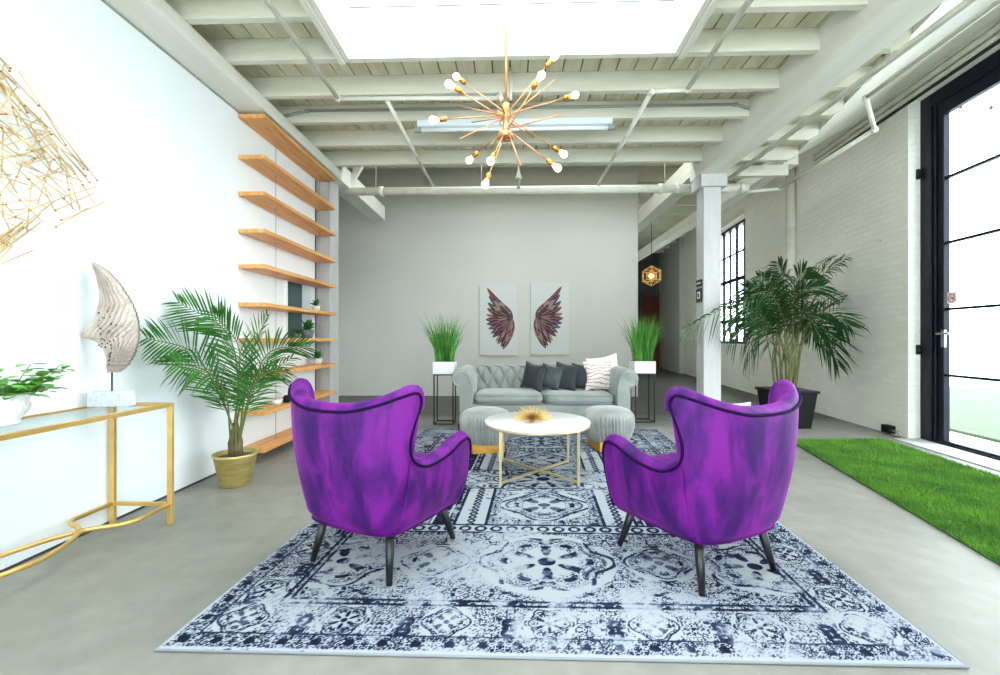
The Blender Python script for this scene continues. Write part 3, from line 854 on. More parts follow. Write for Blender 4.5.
# ------------------------------------------------------------------ sofa
SXC, SYF = .355, 5.02
def make_sofa():
    root = thing('chesterfield_sofa', 'grey green velvet sofa with button tufted back and rolled arms', 'sofa', (SXC, SYF, 0))
    hw = 1.055
    prof = [(0, .10), (0, .52), (.012, .60), (.05, .665), (.11, .70), (.175, .695), (.225, .66), (.245, .605), (.235, .555), (.20, .525), (.165, .525), (.155, .48), (.15, .10)]
    pc = [(p.x, p.y) for p in catmull([(a, b, 0) for a, b in prof[1:12]], 40)]
    pr = [prof[0]] + pc + [prof[-1]]
    inn = hw - .245
    for s in (-1, 1):
        mb = MB(); n = len(pr)
        ys = [.0, .012, .03, .82]
        sc = [.93, .985, 1, 1]
        cxp, czp = .12, .42
        vs = []
        for y, k in zip(ys, sc):
            for a, b in pr: vs.append((s * (inn + cxp + (a - cxp) * k), y, czp + (b - czp) * (k if b > .15 else 1)))
        fs = []
        for i in range(len(ys) - 1):
            for j in range(n):
                j2 = (j + 1) % n
                q = (i * n + j, i * n + j2, (i + 1) * n + j2, (i + 1) * n + j)
                fs.append(q if s < 0 else q[::-1])
        mb.add(vs, fs, 0, True)
        mb.add(vs[:n], [tuple(range(n)) if s > 0 else tuple(range(n))[::-1]]); mb.add(vs[-n:], [tuple(range(n))])
        # tufting on the inside is suggested by the pulled buttons
        arm = mb.build('arm', M['sofa'], root)
        mb = MB()
        tr = [(s * (inn + cxp + (a - cxp) * .80), -.004, czp + (b - czp) * .86) for a, b in pr[2:-1]]
        mb.tube(tr, .009, 6); mb.build('arm_front_piping', M['sofa'], arm)
        mb = MB(); mb.tube([(s * (inn + .165), .01, .612), (s * (inn + .165), -.012, .612)], .045, 20); mb.tube([(s * (inn + .165), -.01, .612), (s * (inn + .165), -.018, .612)], .02, 12)
        mb.build('arm_scroll', M['sofa'], arm, bevel=.004)
    # back
    W2 = inn + .01
    tx, tz = .155, .125
    def pad(x, z):
        a = x / tx + z / tz / 2; b = x / tx - z / tz / 2
        k = (abs(math.sin(PI * a)) * abs(math.sin(PI * b))) ** .42
        return .06 * k
    mb = MB()
    nb = 150
    bp = [(.66, .36), (.675, .44), (.69, .52), (.70, .59), (.715, .65), (.745, .695), (.79, .71), (.835, .695), (.865, .65), (.865, .59), (.845, .555), (.835, .5), (.83, .10)]
    bc = catmull([(0, a, b) for a, b in bp], 70)
    def bf(u, v):
        x = (u * 2 - 1) * W2
        i = min(int(v * 69), 68); t = v * 69 - i
        p = bc[i].lerp(bc[i + 1], t); s_ = v * .82
        d = pad(x, (p.z - .555) if v < .4 else .03) if v < .42 else .0
        if v >= .42: d = .045 * (abs(math.sin(PI * x / tx)) ** .6) * max(0, 1 - (v - .42) / .25)
        return (x, p.y - d, p.z)
    mb.grid(bf, nb, 100); back = mb.build('tufted_back', M['sofa'], root)
    btn = []
    for r_, zz in ((0, .43), (1, .4925), (2, .555), (3, .6175)):
        for i in range(-6, 7):
            x = (i + (.5 if r_ % 2 == (0 if True else 1) and r_ % 2 == 1 else 0)) * tx
            if abs(x) < inn - .03: btn.append((x, zz))
    for x, zz in btn:
        # y of the back surface at that height
        j = min(range(30), key=lambda q: abs(bc[q].z - zz)); yy = bc[j].y
        mb = MB(); mb.ball((x, yy - .002, zz), .011, 8); b_ = mb.build('button', M['sofa'], back)
    # base rail, deck, feet
    mb = MB(); mb.box(-inn - .03, inn + .03, .03, .84, .10, .285); mb.build('seat_rail', M['sofa'], root, bevel=.02, seg=3)
    for s in (-1, 1):
        def cf(u, v, s=s):
            a = u * 2 * PI
            sx = math.copysign(abs(math.cos(a)) ** .28, math.cos(a)); sy = math.copysign(abs(math.sin(a)) ** .28, math.sin(a))
            ph = (v - .5) * PI
            r = abs(math.cos(ph)) ** .25; z = math.sin(ph)
            return (s * inn / 2 + sx * r * (inn / 2 - .002), .355 + sy * r * .345, .35 + math.copysign(abs(z) ** .9, z) * .062 + (.01 * (1 - (sx * sx + sy * sy) / 2) if z > 0 else 0))
        mb = MB(); mb.grid(cf, 72, 17, cu=True); c = mb.build('seat_cushion', M['sofa'], root)
        mb = MB()
        for zz in (.395, .308):
            mb.tube([(s * inn / 2 + math.copysign(abs(math.cos(a)) ** .28, math.cos(a)) * (inn / 2 - .006), .355 + math.copysign(abs(math.sin(a)) ** .28, math.sin(a)) * .342, zz) for a in [2 * PI * i / 72 for i in range(72)]], .005, 5, closed=True)
        mb.build('piping', M['sofa'], c)
    for x in (-.95, .95):
        for y in (.07, .78):
            mb = MB(); mb.lathe([(.001, RZ), (.028, RZ), (.036, .03), (.04, .06), (.03, .085), (.034, .105), (.001, .105)], (x, y, 0), 16); mb.build('foot', M['leg_black'], root)
make_sofa()
SZ = .418
def cush(px, D, size, yaw, lean, m, label, roll=0, **k):
    x, y = at(px, D)
    return pillow('cushion', label, m, (x, y, SZ), size, (math.radians(-lean), math.radians(roll), math.radians(yaw)), group='cushions on the sofa', **k)
cush(530, 5.44, .33, -44, 12, M['cush_dark'], 'charcoal velvet cushion, the one nearest the tufted open half of the sofa', roll=7)
cush(547, 5.46, .31, -34, 16, M['cush_teal'], 'mottled teal grey cushion between two charcoal cushions on the sofa', roll=9)
cush(563, 5.42, .33, -34, 14, M['cush_dark'], 'charcoal velvet cushion directly beside the mottled teal grey one, leaning over it', roll=6)
cush(581, 5.42, .32, -20, 16, M['cush_dark'], 'charcoal velvet cushion against the patterned white cushion on the sofa', roll=5)
mp_, nt, b = new_mat('patterned_cotton')
wv = nt.nodes.new('ShaderNodeTexWave'); wv.wave_type = 'RINGS'; wv.inputs['Scale'].default_value = 7; wv.inputs['Distortion'].default_value = 9; wv.inputs['Detail'].default_value = 2
tc = nt.nodes.new('ShaderNodeTexCoord'); nt.links.new(tc.outputs['Object'], wv.inputs['Vector'])
r = nt.nodes.new('ShaderNodeValToRGB'); r.color_ramp.elements[0].position = .06; r.color_ramp.elements[1].position = .2
r.color_ramp.elements[0].color = rgb(150, 138, 136); r.color_ramp.elements[1].color = rgb(234, 216, 210)
nt.links.new(wv.outputs['Fac'], r.inputs['Fac']); nt.links.new(r.outputs['Color'], b.inputs['Base Color']); b.inputs['Roughness'].default_value = .9
cush(609, 5.52, .42, 14, 12, M['cush_white'], 'plain white cushion behind the patterned one beside the sofa arm', piping=M['cush_white'], roll=-9)
cush(600, 5.36, .36, 8, 18, mp_, 'pale cushion with grey scrollwork pattern at the end of the sofa')
# white cushion on the right chair
c_, s_ = math.cos(math.radians(27.5)), math.sin(math.radians(27.5))
lx, ly = .03, -.185
pillow('cushion', 'small white cushion peeking over the back of the purple armchair', M['cush_white'], (.852 + lx * c_ - ly * s_, 2.138 + lx * s_ + ly * c_, .440 + RZ), .325, (math.radians(-10), math.radians(8), math.radians(27.5)), thick=.09)

# ------------------------------------------------------------------ coffee table
def coffee_table():
    r = thing('coffee_table', 'round white marble coffee table on thin gold legs', 'table', (.186, 3.435, RZ))
    mb = MB(); R = .405
    mb.lathe([(.001, .385), (R - .006, .385), (R, .39), (R, .404), (R - .006, .41), (.001, .41)], n=96); mb.build('tabletop', M['marble'], r)
    mb = MB(); mb.lathe([(R - .03, .372), (R - .004, .372), (R - .004, .385), (R - .03, .385), (R - .03, .372)], n=96); mb.build('rim', M['gold_pale'], r)
    q = .275
    for sx in (-1, 1):
        for sy in (-1, 1):
            mb = MB(); mb.box(sx * q - .009, sx * q + .009, sy * q * 1.08 - .009, sy * q * 1.08 + .009, 0, .374); mb.build('leg', M['gold_pale'], r)
    for s in (-1, 1):
        mb = MB(); mb.bar((-q, -s * q * 1.08, .012 + (.0 if s > 0 else .012)), (q, s * q * 1.08, .012 + (.0 if s > 0 else .012)), .016, .014); mb.build('cross_stretcher', M['gold_pale'], r)
coffee_table()
def urchin():
    r = thing('spiky_ornament', 'brass spiked sea urchin ornament on the white coffee table', 'ornament', (.141, 3.30, .421))
    mb = MB(); mb.ball((0, 0, .022), .021, 14); mb.build('core', M['brass'], r)
    random.seed(3); mb = MB(); n = 130
    for i in range(n):
        zz = 1 - (i + .5) / n * 1.05; a = i * 2.39996
        rr = math.sqrt(max(0, 1 - zz * zz)); zz = max(zz, .0)
        d = Vector((rr * math.cos(a), rr * math.sin(a), zz * .55 + .02)).normalized()
        L = random.uniform(.14, .18) * (1 - .33 * d.z)
        c = Vector((0, 0, .028)); e = c + d * L
        if e.z < .004: e.z = .004
        mb.tube([c + d * .02, e], [.0024, .0012], 5)
    mb.build('spikes', M['gold'], r)
urchin()

# ------------------------------------------------------------------ poufs
def make_pouf():
    r = thing('pouf', '', 'pouf')
    mb = MB(); mb.box(-.15, .15, -.15, .15, 0, .085); mb.build('base', M['gold_box'], r, bevel=.004)
    prof = [(.001, .07), (.15, .072), (.19, .085), (.218, .12), (.238, .18), (.247, .24), (.246, .285), (.230, .33), (.195, .362), (.14, .38), (.07, .388), (.001, .39)]
    pc = [(max(p.x, .001), p.y) for p in catmull([(a, b, 0) for a, b in prof], 40)]
    def fn(rad, z, A):
        k = max(0, 1 - abs(z - .2) / .18) ** .6 if z < .33 else max(0, (.36 - z) / .08)
        w = .5 + .5 * math.sin(A * 44 + 1.3 * math.sin(A * 7) + z * 6)
        kk = k * (.024 if z < .3 else .014)
        return max(rad - kk * w, .0005) + .004 * math.sin(A * 3 + .5)* (1 if z<.36 and z > .1 else 0)
    mb = MB(); mb.lathe(pc, n=352, fn=fn); mb.build('pleated_cushion', M['pouf'], r)
    return r
p1 = make_pouf(); p2 = dup(p1)
p1.location = (-.255, 4.14, RZ); p1.rotation_euler = (0, 0, math.radians(14.7)); p1['label'] = 'pleated grey velvet pouf on gold box base beside the nearer-palm side armchair'
p1['label'] = 'pleated grey velvet pouf whose gold base shows its bright front face'
p2.location = (.905, 4.25, RZ); p2.rotation_euler = (0, 0, math.radians(12)); p2['label'] = 'pleated grey velvet pouf partly hidden behind the armchair beside the grass strip'
for o in (p1, p2): o['group'] = 'pleated poufs at the coffee table'; o['category'] = 'pouf'

# ------------------------------------------------------------------ plant stands and planters of grass
def make_stand():
    r = thing('plant_stand', '', 'plant stand'); w, h, t = .245, .61, .007
    for sx in (-1, 1):
        for sy in (-1, 1):
            mb = MB(); mb.box(sx * (w / 2 - t) - t, sx * (w / 2 - t) + t, sy * (w / 2 - t) - t, sy * (w / 2 - t) + t, 0, h); mb.build('leg', M['black'], r)
    for z in (t, h - t):
        mb = MB()
        for s in (-1, 1):
            mb.box(-w / 2 + 2 * t, w / 2 - 2 * t, s * (w / 2 - t) - t, s * (w / 2 - t) + t, z - t, z + t)
            mb.box(s * (w / 2 - t) - t, s * (w / 2 - t) + t, -w / 2 + 2 * t, w / 2 - 2 * t, z - t, z + t)
        if z > .3: mb.box(-w / 2 + .01, w / 2 - .01, -w / 2 + .01, w / 2 - .01, z, z + t)
        mb.build('frame', M['black'], r)
    return r
s1 = make_stand(); s2 = dup(s1)
a = at(445, 5.5); s1.location = (a[0], a[1], 0); s1['label'] = 'tall black metal plant stand with the darker grey wall directly behind it'
b = at(642.3, 5.62); s2.location = (b[0], b[1], 0); s2['label'] = 'tall black metal plant stand at the open corridor side of the sofa'
s1['label'] = 'tall black metal plant stand standing beside the shelves side of the sofa'
for o in (s1, s2): o['group'] = 'black stands flanking the sofa'
def make_planter(seed):
    r = thing('planter', '', 'planter')
    mb = MB(); w = .13
    mb.box(-w, w, -w, w, 0, .15); mb.build('box', M['white_box'], r, bevel=.004)
    mb = MB(); mb.box(-w + .01, w - .01, -w + .01, w - .01, .15, .154); mb.build('soil', M['soil'], r)
    random.seed(seed); mb = MB()
    for i in range(330):
        bx, by = random.uniform(-.1, .1), random.uniform(-.1, .1)
        L = random.uniform(.36, .66); a = random.uniform(0, 2 * PI)
        out = random.uniform(.02, .17) ; dx, dy = bx * 1.2 + math.cos(a) * out, by * 1.2 + math.sin(a) * out
        bend = random.uniform(.02, .10)
        pts = []
        for k in range(5):
            t = k / 4
            pts.append(Vector((bx + dx * t * t * .9 + dx * .15 * t, by + dy * t * t * .9 + dy * .15 * t, .15 + L * t - bend * t ** 3)))
        wv = Vector((-math.sin(a + .8), math.cos(a + .8), 0)) * random.uniform(.003, .0055)
        vs = []
        for k, p in enumerate(pts):
            s = 1 - (k / 4) ** 2 * .92
            vs += [p - wv * s, p + wv * s]
        mb.add(vs, [(2 * k, 2 * k + 1, 2 * k + 3, 2 * k + 2) for k in range(4)])
    g = mb.build('grass_blades', M['grassblade'], r); g['kind'] = 'stuff'
    return r
for (st_, sd, lab) in ((s1, 5, 'white box planter of tall green grass on the stand beside the shelves side'), (s2, 9, 'white box planter of tall green grass on the stand in front of the corridor')):
    p = make_planter(sd); p.location = (st_.location.x, st_.location.y, .611); p['label'] = lab; p['category'] = 'planter'; p['group'] = 'white planters of grass'

# ------------------------------------------------------------------ canvases
def canvas(x0, x1, z0, z1, mirror, label):
    cx = (x0 + x1) / 2
    r = thing('wing_painting', label, 'painting', (cx, GY - .033, z0), group='pair of wing paintings on the grey wall')
    w, h = x1 - x0, z1 - z0
    mb = MB(); mb.box(-w / 2, w / 2, 0, .033, 0, h); mb.build('canvas', M['canvas'], r, bevel=.004)
    pal = [(74, 26, 58), (40, 30, 62), (150, 84, 70), (196, 150, 130), (112, 40, 78), (44, 72, 92), (170, 120, 150), (60, 24, 44), (200, 168, 158), (132, 60, 44), (34, 34, 56), (86, 56, 110)]
    mats = [mat('feather_paint', tuple(int(q * .74) for q in c), .7) for c in pal]
    random.seed(12)
    # outline of the wing in canvas fractions (x from the outer edge, z from the bottom), fan centre near the inner edge
    def P(a, b):
        a = a / 255.0; b = 1 - b / 481.0
        x = (-w / 2 + a * w)
        return (x if not mirror else -x, b * h)
    feathers = []
    tips = [(50, 22, 205, 195), (60, 75, 200, 205), (52, 120, 190, 215), (110, 92, 215, 190), (48, 160, 185, 222), (45, 205, 180, 228), (42, 235, 180, 232), (48, 268, 182, 236), (58, 300, 188, 240),
            (72, 330, 192, 244), (88, 360, 196, 246), (105, 390, 200, 248), (122, 408, 204, 250), (140, 425, 208, 250), (158, 440, 210, 250), (175, 425, 212, 248), (190, 400, 214, 244), (205, 375, 216, 240), (215, 340, 217, 230), (130, 235, 216, 200), (150, 290, 216, 205), (190, 300, 214, 190)]
    mb = MB(); lay = 0
    for i, (tx, ty, bx, by) in enumerate(tips):
        for k in range(3):
            f = (1, .72, .46)[k]
            ex, ez = P(bx + (tx - bx) * f + random.uniform(-3, 3), by + (ty - by) * f + random.uniform(-3, 3)); sx, sz = P(bx, by)
            d = Vector((ex - sx, ez - sz)); L = d.length; d.normalize(); nn = Vector((-d.y, d.x))
            W_ = .062 * h * (1.1 - .12 * k)
            y = -.0015 - .0006 * (k * 19 + i) / 10
            prof = ((0, .25), (.25, .75), (.55, 1), (.8, .8), (.93, .45), (1, .02))
            vs = []
            for t, s in prof:
                c = Vector((sx, sz)) + d * (L * t); c += nn * (.05 * L * math.sin(PI * t)) * (1 if not mirror else -1)
                vs += [(c.x - nn.x * W_ * s / 2, y, c.y - nn.y * W_ * s / 2), (c.x + nn.x * W_ * s / 2, y, c.y + nn.y * W_ * s / 2)]
            mb.add(vs, [(2 * q, 2 * q + 1, 2 * q + 3, 2 * q + 2) for q in range(5)], (i * 5 + k * 3 + random.randint(0, 2)) % len(pal))
            y -= .0003
            vs2 = [(a_[0] * .5 + b_[0] * .5 + (a_[0] - b_[0]) * .12, y, a_[2] * .5 + b_[2] * .5 + (a_[2] - b_[2]) * .12) for a_, b_ in zip(vs[::2], vs[1::2])]
            vs3 = [(a_[0] * .5 + b_[0] * .5 - (a_[0] - b_[0]) * .10, y, a_[2] * .5 + b_[2] * .5 - (a_[2] - b_[2]) * .10) for a_, b_ in zip(vs[::2], vs[1::2])]
            q_ = [v_ for pr_ in zip(vs2, vs3) for v_ in pr_]
            mb.add(q_, [(2 * q, 2 * q + 1, 2 * q + 3, 2 * q + 2) for q in range(5)], random.choice((3, 8, 2, 6)))
    mb.build('painted_wing', mats, r)
GYY = GY
canvas(-.602, .083, .735, 2.015, False, 'tall pale canvas of a multicoloured feathered wing pointing up towards the shelves')
canvas(.315, 1.008, .75, 2.04, True, 'tall pale canvas of a multicoloured feathered wing nearer the corridor')

# ------------------------------------------------------------------ console table
def console():
    y1, y0 = 2.445, 1.17
    xf, xb = -1.928, -2.262; H = .686
    r = thing('console_table', 'narrow gold metal console table with a clear glass top against the white wall', 'table', ((xf + xb) / 2, (y0 + y1) / 2, 0))
    ox, oy = (xf + xb) / 2, (y0 + y1) / 2
    t = .014
    for x in (xf, xb):
        for y in (y0, y1):
            mb = MB(); mb.box(x - ox - t, x - ox + t, y - oy - t * .7, y - oy + t * .7, 0, H - .002); mb.build('leg', M['gold'], r, bevel=.002)
    mb = MB(); h0 = H - .022
    mb.box(xf - ox - t, xf - ox + t, y0 - oy + .01, y1 - oy - .01, h0, H); mb.box(xb - ox - t, xb - ox - t + .008, y0 - oy + .01, y1 - oy - .01, H - .012, H)
    mb.box(xb - ox + t, xf - ox - t, y0 - oy - .01, y0 - oy + .01, h0, H); mb.box(xb - ox + t, xf - ox - t, y1 - oy - .01, y1 - oy + .01, h0, H)
    mb.build('top_frame', M['gold'], r, bevel=.002)
    mb = MB(); mb.box(xb - ox - t + .008, xf - ox - t, y0 - oy + .01, y1 - oy - .01, H - .01, H - .003); mb.build('glass_top', M['glass_top'], r)
    # curved stretcher: two scalloped rails that pinch at each end and swell in the middle
    z = .115; ym = (y0 + y1) / 2
    def path(s):
        # s=+1 front, -1 back
        xm = (xf + xb) / 2; hw_ = (xf - xb) / 2
        P_ = []
        for sg in (1, -1):
            Q = [(xm + s * hw_, y1), (xm + s * hw_, y1 - .23), (xm + s * hw_ * .78, y1 - .275), (xm + s * .012, y1 - .35), (xm + s * hw_ * .38, y1 - .47), (xm + s * hw_ * .62, y1 - .6375)]
            Q = [(x, ym + (y - ym) * sg) for x, y in Q]
            P_ += Q if sg == 1 else Q[::-1][1:]
        return [(x - ox, y - oy, z) for x, y in P_]
    for s in (1, -1):
        pt = path(s); mb = MB()
        sm_ = [Vector(pt[0])] + catmull(pt[1:-1], 60) + [Vector(pt[-1])]
        mb.tube(sm_, .011, 6); mb.build('stretcher', M['gold'], r)
    for y in (y0, y1):
        mb = MB(); mb.bar((xf - ox, y - oy, z), (xb - ox, y - oy, z), .016, .02); mb.build('end_rail', M['gold'], r)
console()
TZ = .6865

def leafy(mb, base, tip, wid, m=0, fold=.25, droop=.1):
    """one oval leaf from base to tip"""
    b, t = Vector(base), Vector(tip); d = t - b; L = d.length
    if L < 1e-5: return
    dn = d.normalized(); sd = dn.cross(Vector((0, 0, 1)))
    if sd.length < .05: sd = Vector((1, 0, 0))
    sd.normalize(); up = sd.cross(dn)
    vs = []
    for u, w in ((0, .06), (.2, .75), (.45, 1), (.7, .8), (.88, .4), (1, .02)):
        c = b + d * u + Vector((0, 0, -droop * L * u * u))
        vs += [c - sd * wid * w + up * wid * w * fold, c, c + sd * wid * w + up * wid * w * fold]
    fs = []
    for k in range(5):
        o = 3 * k
        fs += [(o, o + 1, o + 4, o + 3), (o + 1, o + 2, o + 5, o + 4)]
    mb.add(vs, fs, m, True)

def console_plant():
    x, y = at(3, 1.86)
    r = thing('potted_plant', 'leafy green plant in a ribbed white vase on the console table', 'plant', (x, y, TZ))
    prof = [(.001, 0), (.05, 0), (.056, .008), (.05, .018), (.062, .035), (.078, .06), (.082, .078), (.075, .092), (.078, .105), (.092, .122), (.094, .128), (.084, .126), (.078, .115), (.001, .112)]
    fn = lambda rr, z, A: rr * (1 + .018 * math.cos(A * 28)) if .02 < z < .12 and rr > .05 else rr
    mb = MB(); mb.lathe(prof, n=112, fn=fn); mb.build('vase', M['white_ceramic'], r)
    random.seed(21)
    mb = MB()
    for i in range(25):
        a = random.uniform(0, 2 * PI); ln = random.uniform(.08, .22); el = random.uniform(.45, 1.35)
        if i < 7: a = random.uniform(-.35, .5); ln = random.uniform(.16, .25); el = random.uniform(.3, .9)
        d = Vector((math.cos(a) * math.cos(el), math.sin(a) * math.cos(el), math.sin(el)))
        p0 = Vector((math.cos(a) * .03, math.sin(a) * .03, .11)); pts = []
        for k in range(6):
            t = k / 5; pts.append(p0 + d * ln * t + Vector((0, 0, -.04 * t * t)))
        mb.tube(pts, .0017, 5, 1)
        for k in range(1, 6):
            for s in (-1, 1):
                if random.random() < .85:
                    b_ = pts[k]; aa = a + s * random.uniform(.5, 1.5)
                    L = random.uniform(.04, .068)
                    tdir = Vector((math.cos(aa), math.sin(aa), random.uniform(-.25, .6))).normalized()
                    leafy(mb, b_, b_ + tdir * L, L * .34)
    mb.v = [(max(q[0], LX + .012 - x), q[1], q[2]) for q in mb.v]
    mb.build('foliage', [M['leaf_fresh'], M['stem']], r)
console_plant()

def sculpture():
    bx, by = at(112, 2.37)
    r = thing('wing_sculpture', 'whitewashed carved wing sculpture on a rough white plinth, standing on the console', 'sculpture', (bx, by, TZ), rot=math.radians(6))
    mb = MB(); mb.box(-.100, .100, -.033, .033, 0, .080); mb.build('plinth', M['plinth'], r, bevel=.004)
    S = 1 / 3.97 / F * 2.36
    mb = MB(); mb.tube([(.0, 0, .08), (.0, 0, .20)], .004, 8); mb.build('rod', M['black'], r)
    x0, y0 = 204, 482
    def loc(a, b): return ((a - x0) * S, (y0 - b) * S + .175)
    Lp = [(133, 40), (148, 90), (155, 130), (160, 170), (157, 205), (150, 232), (136, 262), (120, 286), (104, 302), (92, 320), (97, 338), (128, 347), (152, 359), (168, 378), (178, 398), (187, 425), (187, 455), (188, 478)]
    Rp = [(134, 40), (160, 55), (185, 72), (208, 98), (228, 122), (248, 155), (266, 182), (280, 210), (292, 240), (299, 270), (303, 300), (303, 330), (299, 360), (290, 392), (278, 420), (262, 445), (240, 470), (226, 478)]
    li = lambda P_, q: float(np.interp(q, [p[1] for p in P_], [p[0] for p in P_]))
    nv_, nu_ = 220, 90
    def skin(sg):
        def f(u, v):
            q = 40 + 438 * v
            l, r_ = li(Lp, q), li(Rp, q)
            r_ += 6.5 * (1 - ((q / 17) % 1)) * min(1, max(0, (q - 70) / 60))
            a_ = l + (r_ - l) * u
            # feathers sweep from the shoulder at the left point up along the tip and out to the right edge
            ax, ay = a_ - 95, 400 - q
            th_ = math.atan2(ay, ax + 30)
            w_ = max(0, v - .38)
            g = abs(math.sin(PI * (7.5 * u + 1.5 * v + 15 * w_ ** 1.25 * (.35 + .65 * u) + .15 * math.sin(v * 30))))
            row = abs(math.sin(math.sqrt((a_ - 110) ** 2 + (q - 330) ** 2) / 26 * PI))
            edge = (4 * u * (1 - u)) ** .5 * min(1, v * 12 + .1) ** .5 * min(1, (1 - v) * 14 + .15) ** .5
            t_ = .004 + edge * (.019 + .021 * g ** .7 * (.45 + .55 * u))
            X_, Z_ = loc(a_, q)
            return (X_, sg * t_, Z_)
        return f
    mb = MB()
    mb.grid(skin(-1), nu_, nv_, 0, False)
    f2 = skin(1); mb.grid(lambda u, v: f2(1 - u, v), nu_, nv_, 0, False)
    w_ = mb.build('wing', M['stone'], r)
    mb = MB()
    for i in range(70):
        a_, b_ = random.uniform(170, 240), random.uniform(225, 450)
        if b_ > 380: a_ = random.uniform(205, 235)
        x, z = loc(a_, b_); mb.ball((x, -.030, z), random.uniform(.003, .0055), 8)
    mb.build('carved_holes', M['hole'], w_)
sculpture()

def wall_art():
    r = thing('wall_sculpture', 'gold stick lattice wall sculpture mounted on the white wall above the console', 'wall art', (LX, 1.60, 1.84))
    random.seed(31)
    HL, HH = .79, .68
    def inside(y, z): return abs(y) / HL + abs(z) / HH < 1
    mb = MB(); nodes = []
    # long sticks following the diamond edges
    cs = [(HL, 0), (0, HH), (-HL, 0), (0, -HH)]
    for i in range(4):
        a, b = Vector(cs[i]), Vector(cs[(i + 1) % 4])
        for k in range(16):
            L = random.uniform(.18, .34); t = random.uniform(-.01, 1.01 - L / (b - a).length)
            d = (b - a).normalized(); s = a + (b - a) * t; nrm_ = Vector((-d.y, d.x))
            off = random.uniform(-.012, .07); ang = random.uniform(-.16, .16)
            e = s + (d * math.cos(ang) + nrm_ * math.sin(ang)) * L
            o = nrm_ * off
            x1, x2 = random.uniform(.02, .07), random.uniform(.02, .07)
            mb.tube([(x1, s.x + o.x, s.y + o.y), (x2, e.x + o.x, e.y + o.y)], .0028, 5)
            nodes.append((x1, s.x + o.x, s.y + o.y))
    cnt = 0
    while cnt < 300:
        y, z = random.uniform(-HL, HL), random.uniform(-HH, HH)
        if not inside(y * 1.02, z * 1.02): continue
        a = random.choice((.75, -.75, .15, 1.4, -.3, 2.2)) + random.uniform(-.3, .3); L = random.uniform(.10, .26) / 2
        p = (y - math.cos(a) * L, z - math.sin(a) * L); q = (y + math.cos(a) * L, z + math.sin(a) * L)
        if not (inside(*p) and inside(*q)): continue
        x1, x2 = random.uniform(.015, .085), random.uniform(.015, .085)
        mb.tube([(x1, p[0], p[1]), (x2, q[0], q[1])], .0026, 5); cnt += 1
        if cnt % 2: nodes.append(((x1 + x2) / 2, y, z))
    for p in nodes: mb.ball(p, .0055, 8, 1)
    mb.build('stick_lattice', [mat('champagne_gold_rod', (222, 192, 136), .4, metal=.55), M['brass']], r)
    mb = MB()
    for y, z in ((.3, .2), (-.3, .2), (.3, -.2), (-.3, -.2)): mb.tube([(0, y, z), (.05, y, z)], .004, 6)
    mb.build('wall_mount', M['brass'], r)
wall_art()

# ------------------------------------------------------------------ palms
def frond_mesh(ctrl, nleaf, llen, lwid, droop=.25, start=.28, rr=.006, side_bias=None, fwd=.55, rnd=random):
    mb = MB()
    N = 26
    R_ = catmull(ctrl, N)
    mb.tube(R_, [rr * (1 - .75 * i / (N - 1)) for i in range(N)], 6, 1)
    for i in range(nleaf):
        t = start + (1 - start) * (i + .5) / nleaf
        k = min(int(t * (N - 1)), N - 2); f = t * (N - 1) - k
        p = R_[k].lerp(R_[k + 1], f); tg = (R_[k + 1] - R_[k]).normalized()
        sd = tg.cross(Vector((0, 0, 1)))
        if side_bias is not None:
            sb = Vector(side_bias); sd = sd * .35 + (sb - tg * sb.dot(tg))
        if sd.length < .1: sd = Vector((1, 0, 0))
        sd.normalize(); up = sd.cross(tg).normalized()
        u = (i + .5) / nleaf
        L = llen * (.45 + .75 * math.sin(PI * min(1, u * .85 + .12))) * rnd.uniform(.88, 1.08)
        if u > .9: L *= .75
        for s in (-1, 1):
            d = (tg * (fwd + .5 * u) + sd * s * (1 - .35 * u) + up * .28 * rnd.uniform(.5, 1.4)).normalized()
            w = lwid * rnd.uniform(.8, 1.1)
            wd = d.cross(up).normalized()
            tw = rnd.uniform(-.5, .5); wd = (wd * math.cos(tw) + up * math.sin(tw)).normalized()
            vs = []
            for q, (a, ws) in enumerate(((0, .25), (.25, .9), (.55, 1), (.8, .6), (1, .03))):
                c = p + d * L * a + Vector((0, 0, -droop * L * a * a * rnd.uniform(.8, 1.2)))
                vs += [c - wd * w * ws, c + wd * w * ws]
            mb.add(vs, [(2 * q, 2 * q + 1, 2 * q + 3, 2 * q + 2) for q in range(4)])
    return mb

